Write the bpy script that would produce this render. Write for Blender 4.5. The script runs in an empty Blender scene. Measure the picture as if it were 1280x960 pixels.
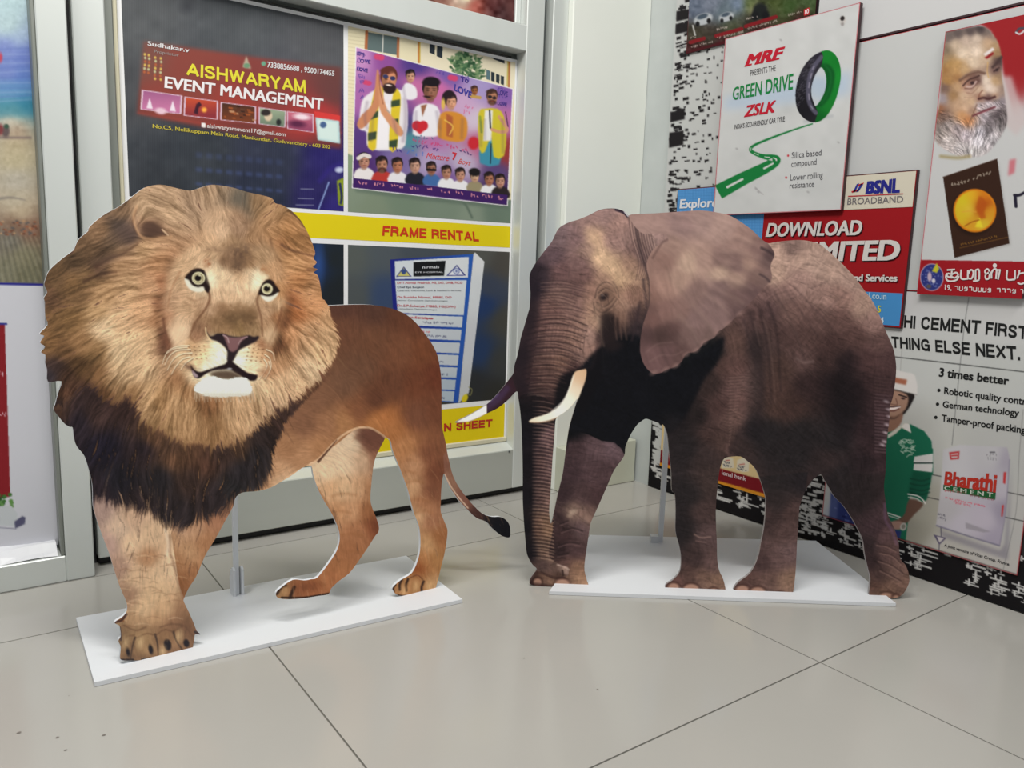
import bpy, bmesh, math, random
import numpy as np
from mathutils import Matrix, Vector
from mathutils.geometry import tessellate_polygon

# ------------------------------------------------------------------ camera (photo frame 1280 x 960), metres; the eye is S above the floor
S = 0.5
F_PX, PITCH, ROLL, YAW = 970.42, 0.150484, -0.032101, 0.946531
def camera_axes():
    cy, sy, cp, sp = math.cos(YAW), math.sin(YAW), math.cos(PITCH), math.sin(PITCH)
    fw = np.array([cy * cp, sy * cp, -sp]); ri = np.array([sy, -cy, 0.0]); dn = np.cross(fw, ri)
    c, s = math.cos(ROLL), math.sin(ROLL)
    return c * ri + s * dn, -s * ri + c * dn, fw
RI, DN, FW = camera_axes(); EYE = np.array([0, 0, S])
scene = bpy.context.scene
COL = scene.collection
cam_data = bpy.data.cameras.new('camera'); cam = bpy.data.objects.new('camera', cam_data); COL.objects.link(cam)
cam_data.sensor_width = 36; cam_data.lens = F_PX / 1280 * 36; cam_data.clip_start = .01
cam.matrix_world = Matrix([[RI[i], -DN[i], -FW[i], EYE[i]] for i in range(3)] + [[0, 0, 0, 1]])
scene.camera = cam
# ------------------------------------------------------------------ light: even daylight of the lobby and two ceiling tube lights
world = bpy.data.worlds.new('world'); scene.world = world; world.use_nodes = True
bg = world.node_tree.nodes['Background']; bg.inputs[0].default_value = (.93, .97, 1, 1); bg.inputs[1].default_value = .31
def area(name, loc, aim, sx, sy, watt, col):
    d = bpy.data.lights.new(name, 'AREA'); d.shape = 'RECTANGLE'; d.size, d.size_y, d.energy, d.color = sx, sy, watt, col
    o = bpy.data.objects.new(name, d); COL.objects.link(o); o.location = loc
    o.rotation_euler = (Vector(aim) - Vector(loc)).to_track_quat('-Z', 'Y').to_euler(); return o
area('tube_light', (-.10, .52, 1.95), (.42, 1.05, 0), 1.0, .10, 29, (1, .98, .93))
area('tube_light', (.45, -.45, 2.4), (.75, .95, .2), 1.2, .3, 20, (1, .98, .94))
vs = scene.view_settings; vs.view_transform = 'Standard'; vs.look = 'None'; vs.gamma = 1; vs.use_curve_mapping = False; vs.exposure = 0
try: scene.display_settings.display_device = 'sRGB'
except Exception: pass
# ------------------------------------------------------------------ photo pixel <-> place
def ray(x, y): return FW + RI * ((x - 640) / F_PX) + DN * ((y - 480) / F_PX)
class Plane:
    def __init__(s, p, n): s.p, s.n = np.array(p, float), np.array(n, float) / np.linalg.norm(n)
    def at(s, x, y):
        d = ray(x, y); return EYE + d * (((s.p - EYE) @ s.n) / (d @ s.n))
    def grid(s, X, Y):
        D = FW + RI * ((X - 640) / F_PX)[..., None] + DN * ((Y - 480) / F_PX)[..., None]
        return EYE + D * (((s.p - EYE) @ s.n) / (D @ s.n))[..., None]
    def off(s, d): return Plane(s.p + s.n * d, s.n)     # n points to the viewer's side
def px(P):
    v = np.array(P) - EYE; z = v @ FW; return (640 + F_PX * (v @ RI) / z, 480 + F_PX * (v @ DN) / z)
def planeY(u): return Plane((0, u * S, 0), (0, -1, 0))
def planeX(u): return Plane((u * S, 0, 0), (-1, 0, 0))
GROUND = Plane((0, 0, 0), (0, 0, 1))

# ------------------------------------------------------------------ materials
MATS = {}
def lin(c): c = np.asarray(c, float) / 255; return np.where(c <= .04045, c / 12.92, ((c + .055) / 1.055) ** 2.4)
def principled(name, col, rough=.5, metal=0, spec=.5, build=None):
    if name in MATS: return MATS[name]
    m = bpy.data.materials.new(name); m.use_nodes = True; b = m.node_tree.nodes['Principled BSDF']
    b.inputs['Base Color'].default_value = (*col, 1); b.inputs['Roughness'].default_value = rough; b.inputs['Metallic'].default_value = metal
    b.inputs['Specular IOR Level'].default_value = spec
    if build: build(m.node_tree, b)
    MATS[name] = m; return m
def node(t, kind, **kw):
    n = t.nodes.new(kind)
    for k, v in kw.items():
        if k in n.inputs: n.inputs[k].default_value = v
        else: setattr(n, k, v)
    return n
def noisy(scale, amt, col, dark, bump=0, stretch=(1, 1, 1), detail=4):
    def f(t, b):
        tc = node(t, 'ShaderNodeTexCoord'); mp = node(t, 'ShaderNodeMapping', Scale=stretch); n = node(t, 'ShaderNodeTexNoise', Scale=scale, Detail=detail)
        r = node(t, 'ShaderNodeValToRGB'); r.color_ramp.elements[0].color = (*dark, 1); r.color_ramp.elements[1].color = (*col, 1)
        r.color_ramp.elements[0].position = .5 - amt; r.color_ramp.elements[1].position = .5 + amt
        t.links.new(tc.outputs['Object'], mp.inputs['Vector']); t.links.new(mp.outputs[0], n.inputs['Vector']); t.links.new(n.outputs['Fac'], r.inputs[0]); t.links.new(r.outputs[0], b.inputs['Base Color'])
        if bump:
            bp = node(t, 'ShaderNodeBump', Strength=bump, Distance=.002); t.links.new(n.outputs['Fac'], bp.inputs['Height']); t.links.new(bp.outputs[0], b.inputs['Normal'])
    return f
def printed(t, b):
    a = node(t, 'ShaderNodeAttribute', attribute_name='print'); t.links.new(a.outputs['Color'], b.inputs['Base Color'])
M_PRINT = principled('printed_vinyl', (.5, .5, .5), .5, 0, .10, printed)
M_GLOSSY_PRINT = principled('printed_gloss', (.5, .5, .5), .42, 0, .10, printed)
M_FOAM = principled('white_foam_board', (.70, .72, .75), .45, 0, .3)
M_ALU = principled('brushed_aluminium', (.66, .69, .67), .40, .25, .5, noisy(9, .35, (.68, .71, .69), (.60, .63, .60), 0, (1, 1, .08)))
M_ALU_DARKENED = principled('darkened_aluminium', (.50, .52, .48), .42, .25, .5, noisy(9, .35, (.51, .53, .49), (.42, .44, .40), 0, (.1, 1, 1)))  # same aluminium; the bottom rail's dark reflections are put into its base colour
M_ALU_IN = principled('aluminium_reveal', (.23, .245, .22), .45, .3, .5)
M_RUBBER = principled('black_rubber', (.012, .012, .013), .6)
M_GAP = principled('dark_gap', (.09, .10, .10), .7)
M_CREAM = principled('cream_bead', (.62, .58, .42), .5)
M_WHITE_BEAD = principled('white_bead', (.74, .75, .78), .4)
M_WALL = principled('painted_wall', (.52, .55, .54), .6, 0, .3, noisy(14, .3, (.53, .56, .55), (.46, .49, .48)))
M_COLUMN = principled('column_paint', (.80, .82, .76), .55, 0, .3, noisy(5, .4, (.80, .82, .76), (.75, .77, .71)))
M_SKIRT = principled('skirting_tile', (.56, .57, .46), .3, 0, .5, noisy(8, .3, (.57, .58, .47), (.50, .51, .41)))
M_GROUT = principled('grout', (.17, .16, .14), .9)
M_TILE = principled('vitrified_tile', (.43, .415, .385), .17, 0, .5, noisy(3.2, .45, (.445, .428, .397), (.39, .38, .35), 0, (1, 1, 1), 6))
M_EDGE = principled('dark_red_edge', (.035, .008, .012), .5)
M_EDGE_BLACK = principled('black_edge', (.014, .013, .014), .5)
M_GLASS = principled('clear_glass', (.9, .95, .93), .02, 0, .5, lambda t, b: b.inputs['Transmission Weight'].__setattr__('default_value', 1.0))
M_PVC = principled('white_plastic', (.78, .79, .82), .4)
M_STAIN = principled('floor_stain', (.19, .17, .15), .35)

# ------------------------------------------------------------------ objects
ORIGIN = {}
def tag(o, label=None, cat=None, group=None, kind=None):
    for k, v in (('label', label), ('category', cat), ('group', group), ('kind', kind)):
        if v: o[k] = v
    return o
def link(name, mesh, parent=None, at=None):
    o = bpy.data.objects.new(name, mesh); COL.objects.link(o)
    if parent: o.parent = parent; ORIGIN[o] = ORIGIN[parent]
    else: ORIGIN[o] = np.array(at, float); o.location = at
    return o
def mesh_obj(name, V, Fc, mat, parent=None, at=None):
    V = np.array(V, float)
    if parent: org = ORIGIN[parent]
    else:
        if at is None: at = [(V[:, 0].min() + V[:, 0].max()) / 2, (V[:, 1].min() + V[:, 1].max()) / 2, V[:, 2].min()]
        org = np.array(at)
    me = bpy.data.meshes.new(name); me.from_pydata([tuple(v) for v in V - org], [], [tuple(int(i) for i in f) for f in Fc]); me.update(); me.materials.append(mat)
    bm = bmesh.new(); bm.from_mesh(me); bmesh.ops.recalc_face_normals(bm, faces=bm.faces); bm.to_mesh(me); bm.free()
    return link(name, me, parent, org)
def box(name, x0, x1, y0, y1, z0, z1, mat, parent=None, bevel=.0015):
    bm = bmesh.new(); bmesh.ops.create_cube(bm, size=1)
    for v in bm.verts: v.co = ((x0 + x1) / 2 + v.co.x * (x1 - x0), (y0 + y1) / 2 + v.co.y * (y1 - y0), (z0 + z1) / 2 + v.co.z * (z1 - z0))
    if bevel: bmesh.ops.bevel(bm, geom=list(bm.edges), offset=min(bevel, .3 * min(x1 - x0, y1 - y0, z1 - z0)), segments=1, affect='EDGES', profile=.5)
    V = [tuple(v.co) for v in bm.verts]; bm.verts.index_update(); Fc = [[v.index for v in f.verts] for f in bm.faces]; bm.free()
    return mesh_obj(name, V, Fc, mat, parent)
def ubox(name, x0, x1, y0, y1, z0, z1, mat, parent=None, bevel=.0015):  # the same in eye-height units
    return box(name, x0 * S, x1 * S, y0 * S, y1 * S, z0 * S, z1 * S, mat, parent, bevel)
def slab(name, front, back_vec, mat, parent=None, holes=(), at=None):
    """a sheet: front outline (world points), thickened by back_vec; holes are outlines too"""
    loops = [np.array(front, float)] + [np.array(h, float) for h in holes]; V = np.vstack(loops); n = len(V)
    d = V.mean(0); e1 = V[1] - V[0]; e1 /= np.linalg.norm(e1); nn = np.array(back_vec, float); nn /= np.linalg.norm(nn); e1 -= nn * (e1 @ nn); e1 /= np.linalg.norm(e1); e2 = np.cross(nn, e1)
    fl = [[Vector(((p - d) @ e1, (p - d) @ e2, 0)) for p in l] for l in loops]
    tri = tessellate_polygon(fl); Fc = [tuple(t) for t in tri] + [tuple(i + n for i in reversed(t)) for t in tri]; k = 0
    for l in loops:
        m = len(l); Fc += [(k + i, k + (i + 1) % m, k + n + (i + 1) % m, k + n + i) for i in range(m)]; k += m
    return mesh_obj(name, np.vstack([V, V + np.array(back_vec)]), Fc, mat, parent, at)
def print_face(name, plane, cv, outline, parent, white, holes=(), mat=None, corners=False, paper=.8):
    """the printed sheet: a fine grid clipped to the outline (photo pixels); each point carries its ink colour"""
    out = np.array(outline, float); m = pmask(cv, out)
    for h in holes: m = m * (1 - pmask(cv, h))
    keep = .25 * (m[:-1, :-1] + m[1:, :-1] + m[:-1, 1:] + m[1:, 1:]) >= .5
    H, W = cv.H, cv.W; idx = np.arange(H * W).reshape(H, W)
    cnt = np.zeros((H, W), np.int8)
    for a, b in ((0, 0), (1, 0), (0, 1), (1, 1)): cnt[a:H - 1 + a, b:W - 1 + b] += keep
    used = cnt > 0; edge = used & (cnt < 4)
    X, Y = cv.X.copy(), cv.Y.copy()
    seg = []
    for l in [out] + [np.array(h, float) for h in holes]: seg.append(np.hstack([l, np.roll(l, -1, 0)]))
    seg = np.vstack(seg); ey, ex = np.nonzero(edge); E = np.stack([X[ey, ex], Y[ey, ex]], 1); best = np.full(len(E), 1e9); Qp = E.copy()
    for a in seg:
        d = a[2:] - a[:2]; t = np.clip(((E - a[:2]) @ d) / (d @ d + 1e-12), 0, 1); q = a[:2] + t[:, None] * d; r = ((E - q) ** 2).sum(1)
        w = r < best; best[w] = r[w]; Qp[w] = q[w]
    if corners:
        for c in out:
            r = ((E - c) ** 2).sum(1); i = int(r.argmin())
            if r[i] < 4 / cv.k ** 2: Qp[i] = c; best[i] = 0
    w = best < (1.6 / cv.k) ** 2; X[ey[w], ex[w]] = Qp[w, 0]; Y[ey[w], ex[w]] = Qp[w, 1]
    sel = np.nonzero(used.ravel())[0]; new = np.full(H * W, -1); new[sel] = np.arange(len(sel))
    V = plane.grid(X.ravel()[sel], Y.ravel()[sel]) - ORIGIN[parent]
    r, c = np.nonzero(keep); q = new[np.stack([idx[r, c], idx[r + 1, c], idx[r + 1, c + 1], idx[r, c + 1]], 1)]
    me = bpy.data.meshes.new(name); me.vertices.add(len(V)); me.vertices.foreach_set('co', V.astype(np.float32).ravel())
    me.loops.add(q.size); me.loops.foreach_set('vertex_index', q.astype(np.int32).ravel())
    me.polygons.add(len(q)); me.polygons.foreach_set('loop_start', np.arange(0, q.size, 4, dtype=np.int32))
    me.update(calc_edges=True)
    col = np.ones((len(V), 4), np.float32); col[:, :3] = np.clip(lin(np.clip(cv.img.reshape(-1, 3)[sel], 0, 255)) / lin(white) * paper, 0, .93)
    at = me.color_attributes.new('print', 'FLOAT_COLOR', 'POINT'); at.data.foreach_set('color', col.ravel())
    me.materials.append(mat or M_PRINT); me.validate()
    return link(name, me, parent)
def ink(c, white, paper=.8):
    v = np.clip(lin(c) / lin(white) * paper, 0, .93); return principled('ink_%d_%d_%d_%d' % (*c, int(np.mean(white))), tuple(v), .5, 0, .10)
def text_shape(txt, bold):
    if bold < 0: return grotesk(txt, -bold)
    cu = bpy.data.curves.new('t', 'FONT'); cu.body = txt; cu.size = 1; cu.resolution_u = 3
    o = bpy.data.objects.new('t', cu); COL.objects.link(o); dg = bpy.context.evaluated_depsgraph_get(); dg.update()
    me = bpy.data.meshes.new_from_object(o.evaluated_get(dg)); V = np.array([v.co[:] for v in me.vertices]); Fc = [list(p.vertices) for p in me.polygons]
    bpy.data.objects.remove(o); bpy.data.curves.remove(cu); bpy.data.meshes.remove(me)
    if bold and len(V):   # heavier weight: the same shapes laid over each other, slightly shifted
        n = len(V); sh = [(0, 0)] + [(a * bold, b * bold) for a in (-1, 1) for b in (-.6, .6)]; Fc = [[i + n * k for i in f] for k in range(len(sh)) for f in Fc]; V = np.vstack([V + (a, b, k) for k, (a, b) in enumerate(sh)])
    return V, Fc
GROTESK = {'A': (.74, ['0,0 .37,1', '.37,1 .74,0', '.15,.3 .59,.3']), 'C': (.72, ['~.7,.7 .6,.93 .37,1 .1,.86 .02,.5 .1,.14 .37,0 .6,.07 .7,.3']), 'E': (.58, ['0,0 0,1', '0,1 .58,1', '0,.52 .52,.52', '0,0 .58,0']), 'F': (.54, ['0,0 0,1', '0,1 .54,1', '0,.5 .46,.5']),
    'G': (.74, ['~.7,.72 .6,.93 .37,1 .1,.86 .02,.5 .1,.14 .37,0 .58,.04 .72,.18', '.72,0 .72,.46', '.42,.46 .72,.46']), 'H': (.66, ['0,0 0,1', '.66,0 .66,1', '0,.52 .66,.52']), 'I': (0, ['0,0 0,1']), 'L': (.52, ['0,0 0,1', '0,0 .52,0']), 'M': (.78, ['0,0 0,1', '.78,0 .78,1', '.02,1 .39,0', '.76,1 .39,0']),
    'N': (.66, ['0,0 0,1', '.66,0 .66,1', '.02,1 .64,0']), 'R': (.66, ['0,0 0,1', '0,1 .34,1', '~.34,1 .56,.94 .64,.76 .56,.58 .34,.52', '0,.52 .34,.52', '.34,.52 .62,.4', '.6,.42 .67,0']), 'S': (.62, ['~.6,.74 .5,.95 .3,1 .06,.9 .03,.7 .2,.56 .42,.47 .6,.3 .54,.08 .3,0 .08,.06 0,.28']),
    'T': (.64, ['.32,0 .32,1', '0,1 .64,1']), 'W': (1.0, ['0,1 .25,0', '.25,0 .5,1', '.5,1 .75,0', '.75,0 1,1']), 'X': (.68, ['0,0 .68,1', '0,1 .68,0']), 'Y': (.68, ['0,1 .34,.44', '.68,1 .34,.44', '.34,.44 .34,0']), '.': (0, ['0,0 0,.06']), ' ': (.16, [])}
def grotesk(txt, w):   # plain heavy sign lettering built from pen strokes of width w (cap height = 1)
    V, Fc, x, k = [], [], 0.0, 0
    for ch in txt:
        adv, st = GROTESK[ch]
        for q in st:
            cur = q[0] == '~'; p = np.array([[float(c) for c in v.split(',')] for v in q.lstrip('~').split()]); p = spline(p, 5, False) if cur else p
            p = p * (1, 1 - w) + (x + w / 2, w / 2)
            if not cur:
                d = (p[1] - p[0]) / np.linalg.norm(p[1] - p[0]); e = w / 2 * (1 if abs(d[0]) < .01 or abs(d[1]) < .01 else .45); p = np.array([p[0] - d * e, p[1] + d * e])
            tg = np.gradient(p, axis=0); tg /= np.linalg.norm(tg, axis=1)[:, None]; n = np.stack([-tg[:, 1], tg[:, 0]], 1) * w / 2; b = len(V)
            k = (k + 1) % 5
            for a, m in zip(p, n): V += [(*(a + m), k), (*(a - m), k)]
            Fc += [[b + 2 * i, b + 2 * i + 1, b + 2 * i + 3, b + 2 * i + 2] for i in range(len(p) - 1)]
        x += adv + w + .10
    V = np.array(V); V[:, 1] *= CAP or 1; return V, Fc
CAP = None
def lettering(txt, bl, br, tl, plane, parent, col, white, bold=0, tr=None, shear=0, lift=.0004, name='lettering'):
    """printed words: bl, br = ends of the baseline, tl (and tr) = cap height, in photo pixels on the plane"""
    global CAP
    if CAP is None: CAP = text_shape('H', 0)[0][:, 1].max()
    V, Fc = text_shape(txt, bold)
    if not len(V): return None
    u = (V[:, 0] - V[:, 0].min()) / (V[:, 0].max() - V[:, 0].min()); v = V[:, 1] / CAP
    if shear: u = (u + shear * v * .7 / (V[:, 0].max() - V[:, 0].min())) / (1 + max(0, shear) * .7 / (V[:, 0].max() - V[:, 0].min()))
    p = plane.off(lift); A, B, C = p.at(*bl), p.at(*br), p.at(*tl)
    if tr is None: D = B + C - A
    else: D = p.at(*tr)
    P3 = A + np.outer(V[:, 2] * 4e-5, p.n) + np.outer(u, B - A) + np.outer(v, C - A) + np.outer(u * v, D - C - B + A)
    me = bpy.data.meshes.new(name); me.from_pydata([tuple(q) for q in P3 - ORIGIN[parent]], [], Fc); me.update(); me.materials.append(ink(col, white))
    return link(name, me, parent)
# ------------------------------------------------------------------ print painter (numpy only, flat prints)
class Cv:
    """a little raster in photo pixels, k samples per pixel; holds flat artwork that is printed on a board"""
    def __init__(s, x0, y0, x1, y1, k=1.0, col=(200, 200, 200)):
        s.x0, s.y0, s.k = x0, y0, k
        s.W, s.H = int(round((x1 - x0) * k)) + 1, int(round((y1 - y0) * k)) + 1
        s.img = np.empty((s.H, s.W, 3), np.float32); s.img[:] = col
        s.X, s.Y = np.meshgrid(x0 + np.arange(s.W) / k, y0 + np.arange(s.H) / k)
    def over(s, m, col):
        if np.isscalar(m): m = np.full((s.H, s.W), m)
        s.img += (np.asarray(col, np.float32) - s.img) * m[..., None]
    def poly(s, pts, col=None, soft=0.0, smooth=0, a=1.0):
        m = pmask(s, pts, smooth)
        if soft: m = blur(m, soft * s.k)
        if col is not None: s.over(m * a, col)
        return m
    def ell(s, cx, cy, rx, ry, col, ang=0, soft=.7, a=1.0):
        t = math.radians(ang); dx, dy = s.X - cx, s.Y - cy
        u, v = dx * math.cos(t) + dy * math.sin(t), -dx * math.sin(t) + dy * math.cos(t)
        d = (np.sqrt((u / rx) ** 2 + (v / ry) ** 2) - 1) * min(rx, ry)
        m = np.clip(.5 - d / (2 * soft), 0, 1)
        s.over(m * a, col); return m
    def line(s, pts, w, col, a=1.0, soft=.6, w2=None, smooth=4):
        p = np.array(pts, float)
        if smooth and len(p) > 2: p = spline(p, smooth, False)
        w2 = w if w2 is None else w2; pad = max(w, w2) + 2 * soft + 1
        x0 = max(0, int((p[:, 0].min() - pad - s.x0) * s.k)); x1 = min(s.W, int((p[:, 0].max() + pad - s.x0) * s.k) + 2)
        y0 = max(0, int((p[:, 1].min() - pad - s.y0) * s.k)); y1 = min(s.H, int((p[:, 1].max() + pad - s.y0) * s.k) + 2)
        if x1 <= x0 or y1 <= y0: return
        X, Y = s.X[y0:y1, x0:x1], s.Y[y0:y1, x0:x1]; best = np.full(X.shape, 1e9); n = len(p) - 1
        for i in range(n):
            ax, ay = p[i]; bx, by = p[i + 1] - p[i]; L = bx * bx + by * by + 1e-9
            t = np.clip(((X - ax) * bx + (Y - ay) * by) / L, 0, 1)
            ww = (w + (w2 - w) * (i + t) / n) / 2
            best = np.minimum(best, np.hypot(X - ax - t * bx, Y - ay - t * by) - ww)
        m = np.clip(.5 - best / (2 * soft), 0, 1) * a
        r = s.img[y0:y1, x0:x1]; r += (np.asarray(col, np.float32) - r) * m[..., None]
    def quad(s, pts, col, soft=0): return s.poly(pts, col, soft)

def spline(p, n=6, closed=True):
    p = np.asarray(p, float)
    if closed: a, b, c, d = np.roll(p, 1, 0), p, np.roll(p, -1, 0), np.roll(p, -2, 0)
    else:
        e = np.vstack([2 * p[0] - p[1], p, 2 * p[-1] - p[-2]]); a, b, c, d = e[:-3], e[1:-2], e[2:-1], e[3:]
    t = (np.arange(n) / n)[None, :, None]; a, b, c, d = (q[:, None, :] for q in (a, b, c, d))
    o = .5 * (2 * b + (c - a) * t + (2 * a - 5 * b + 4 * c - d) * t ** 2 + (3 * b - a - 3 * c + d) * t ** 3)
    o = o.reshape(-1, 2)
    return o if closed else np.vstack([o, p[-1]])

def pmask(s, pts, smooth=0, ss=3):
    p = np.array(pts, float)
    if smooth: p = spline(p, smooth)
    p = (p - (s.x0, s.y0)) * s.k + .5
    m = np.zeros((s.H, s.W), np.float32)
    x0, y0 = np.maximum(np.floor(p.min(0)).astype(int) - 1, 0); x1, y1 = np.ceil(p.max(0)).astype(int) + 1
    x1, y1 = min(x1, s.W), min(y1, s.H)
    if x1 <= x0 or y1 <= y0: return m
    h, w = (y1 - y0) * ss, (x1 - x0) * ss
    q = (p - (x0, y0)) * ss; cnt = np.zeros((h, w + 1), np.int32)
    for (ax, ay), (bx, by) in zip(q, np.roll(q, -1, 0)):
        if ay == by: continue
        lo, hi = min(ay, by), max(ay, by)
        r = np.arange(max(0, math.ceil(lo - .5)), min(h, math.ceil(hi - .5)))
        if not len(r): continue
        xx = ax + (r + .5 - ay) * (bx - ax) / (by - ay)
        np.add.at(cnt, (r, np.clip(np.ceil(xx - .5), 0, w).astype(int)), 1)
    f = (np.cumsum(cnt, 1)[:, :w] % 2).reshape(y1 - y0, ss, x1 - x0, ss).mean((1, 3))
    m[y0:y1, x0:x1] = f; return m

def blur(a, sg):
    if sg < .3: return a
    r = int(3 * sg) + 1; kx = np.exp(-.5 * (np.arange(-r, r + 1) / sg) ** 2); kx /= kx.sum()
    for ax in (0, 1):
        pad = [(0, 0)] * a.ndim; pad[ax] = (r, r); e = np.pad(a, pad, mode='edge'); n = a.shape[ax]; o = np.zeros(a.shape, np.float32)
        for i, w in enumerate(kx): o += w * np.take(e, range(i, i + n), ax) if False else w * (e[i:i + n] if ax == 0 else e[:, i:i + n])
        a = o
    return a

def upsample(g, H, W):
    gh, gw = g.shape[:2]; y = np.linspace(0, gh - 1, H); x = np.linspace(0, gw - 1, W)
    yi, xi = np.minimum(y.astype(int), gh - 2), np.minimum(x.astype(int), gw - 2); fy, fx = (y - yi)[:, None], (x - xi)[None]
    fy, fx = fy * fy * (3 - 2 * fy), fx * fx * (3 - 2 * fx)
    if g.ndim == 3: fy, fx = fy[..., None], fx[..., None]
    A = g[yi][:, xi]; B = g[yi][:, xi + 1]; C = g[yi + 1][:, xi]; D = g[yi + 1][:, xi + 1]
    return (A * (1 - fx) + B * fx) * (1 - fy) + (C * (1 - fx) + D * fx) * fy

def noise(s, size, seed, octv=1):
    o = 0; r = np.random.RandomState(seed)
    for i in range(octv):
        z = max(1.0, size * s.k / 2 ** i)
        o = o + upsample(r.randn(max(2, int(s.H / z) + 2), max(2, int(s.W / z) + 2)), s.H, s.W) / 1.6 ** i
    return o

def idw(s, pts, power=4.0, step=4, soft=3):
    """smooth colour field through sampled points (x, y, value...)"""
    P = np.array(pts, float); gh, gw = int(s.H / step) + 2, int(s.W / step) + 2
    gx = s.x0 + np.linspace(0, (s.W - 1) / s.k, gw); gy = s.y0 + np.linspace(0, (s.H - 1) / s.k, gh)
    X, Y = np.meshgrid(gx, gy); num = np.zeros((gh, gw, P.shape[1] - 2)); den = np.zeros((gh, gw))
    for q in P:
        w = 1 / ((X - q[0]) ** 2 + (Y - q[1]) ** 2 + 9) ** (power / 2)
        num += w[..., None] * q[2:]; den += w
    o = upsample(num / den[..., None], s.H, s.W)
    return blur(o.astype(np.float32), soft * s.k)

def flow(s, pts):
    P = [(x, y, math.cos(2 * math.radians(a)), math.sin(2 * math.radians(a))) for x, y, a in pts]
    f = idw(s, P, 3, 8, 5); t = .5 * np.arctan2(f[..., 1], f[..., 0]); return np.cos(t), np.sin(t)

def lic(s, fl, L, seed, pre=.5, wob=0):
    n = blur(np.random.RandomState(seed).randn(s.H, s.W).astype(np.float32), pre); c, d = fl
    if wob:
        t = noise(s, 14, seed + 5) * wob; c, d = c * np.cos(t) - d * np.sin(t), c * np.sin(t) + d * np.cos(t)
    acc = n.copy(); jj, ii = np.meshgrid(np.arange(s.W, dtype=np.float32), np.arange(s.H, dtype=np.float32))
    for sg in (1, -1):
        x, y = jj.copy(), ii.copy(); px, py = c * sg, d * sg
        for k in range(int(L * s.k)):
            x += px; y += py
            xi = np.clip(x + .5, 0, s.W - 1).astype(np.int32); yi = np.clip(y + .5, 0, s.H - 1).astype(np.int32)
            vx, vy = c[yi, xi], d[yi, xi]; f = np.where(vx * px + vy * py < 0, -1, 1); px, py = vx * f, vy * f
            acc += n[yi, xi]
    acc -= acc.mean(); return acc / acc.std()

def ragged(s, m, n, amt):  # pushes a soft mask's edge along hair strands
    return np.clip((m - .5 + n * amt) * 4 + .5, 0, 1)

def P(txt):  # "x,y x,y ..." -> list of points
    return [tuple(float(v) for v in q.split(',')) for q in txt.split()]
# ------------------------------------------------------------------ floor of large tiles
XJ = [-1.738, -.563, .612, 1.787, 2.61]; YJ = [-1.36, -.15, 1.061, 2.272, 2.617, 2.78]
floor = tag(ubox('floor', -1.74, 3.2, -1.36, 3.3, -.06, -.004, M_GROUT, None, 0), kind='structure')
g = .0022
for i in range(len(XJ) - 1):
    for j in range(len(YJ) - 1):
        ubox('tile', XJ[i] + g, XJ[i + 1] - (g if i < 3 else 0), YJ[j] + g, YJ[j + 1] - g, -.02, 0, M_TILE, floor, 0)
for x, y, r in ((24, 916, 2.6), (71.6, 922, 2), (82, 938, 1.8), (130, 919, 2.2), (86, 870, .9), (655, 823, 1.2), (747, 862, 1.4)):
    c = GROUND.at(x, y); k = r * .5 / 700; mesh_obj('stain', [c + np.array([math.cos(t) * k * (1 + .2 * math.sin(3 * t + x)) * 1.15, math.sin(t) * k, .0004]) for t in np.linspace(0, 6.28, 13)[:-1]], [list(range(12))], M_STAIN, floor)

# ------------------------------------------------------------------ right wall, column in the corner
tag(ubox('wall_right', 2.61, 2.85, -1.36, 2.78, 0, 2.6, M_WALL, None, 0), kind='structure')
column = tag(ubox('column', 2.162, 2.61, 2.65, 2.9, 0, 2.6, M_COLUMN, None, .002), kind='structure')
tag(ubox('baseboard_column', 2.162, 2.598, 2.58, 2.65, 0, .205, M_SKIRT, None, .002), kind='structure')
# ------------------------------------------------------------------ shopfront: aluminium door, posts, side window
dY = 2.69
door = tag(ubox('door_1', .413, 1.956, 2.757, 2.765, .1, 1.98, M_GLASS, None, 0), kind='structure')   # glass; rails and stiles are its parts
ubox('stile', .326, .413, dY, 2.80, .03, 2.5, M_ALU, door); ubox('stile', 1.956, 2.045, dY, 2.80, .03, 2.5, M_ALU, door)
ubox('stile_bead', 1.93, 1.956, 2.735, 2.75, 1.98, 2.44, M_ALU, door)
ubox('bottom_rail', .413, 1.956, dY, 2.80, .03, .205, M_ALU_DARKENED, door); ubox('middle_rail', .413, 1.956, dY, 2.80, 1.866, 1.966, M_ALU, door)
ubox('top_rail', .413, 1.956, dY, 2.80, 2.44, 2.5, M_ALU, door)
mesh_obj('sloping_bead', [np.array(p) * S for p in ((.413, dY + .004, .205), (1.956, dY + .004, .205), (1.956, 2.748, .232), (.413, 2.748, .232), (.413, 2.748, .205), (1.956, 2.748, .205))], [(0, 1, 2, 3), (0, 4, 5, 1), (2, 5, 4, 3), (0, 3, 4), (1, 5, 2)], M_ALU, door)
ubox('glazing_bead', .413, 1.956, 2.74, 2.755, .232, .252, M_CREAM, door)
ubox('glazing_bead', .413, .440, 2.72, 2.752, .252, 1.866, M_ALU_IN, door); ubox('glazing_bead', .440, .4545, 2.735, 2.752, .252, 1.866, M_CREAM, door)
ubox('door_sweep', .33, 2.04, 2.72, 2.78, .001, .03, M_RUBBER, door)
ubox('rivet', 1.93, 1.938, 2.686, 2.69, .195, .203, M_GAP, door, .0005)
tag(ubox('trim_1', 2.082, 2.162, 2.68, 2.9, 0, 2.6, M_ALU), kind='structure')
tag(ubox('trim_2', 2.045, 2.082, 2.73, 2.9, 0, 2.6, M_GAP, None, 0), kind='structure')
wY = 2.62; X = lambda x, y, u: planeY(u).at(x, y)[0] / S
post0, post1 = X(78, 620, wY), X(119, 719, wY)
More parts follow.
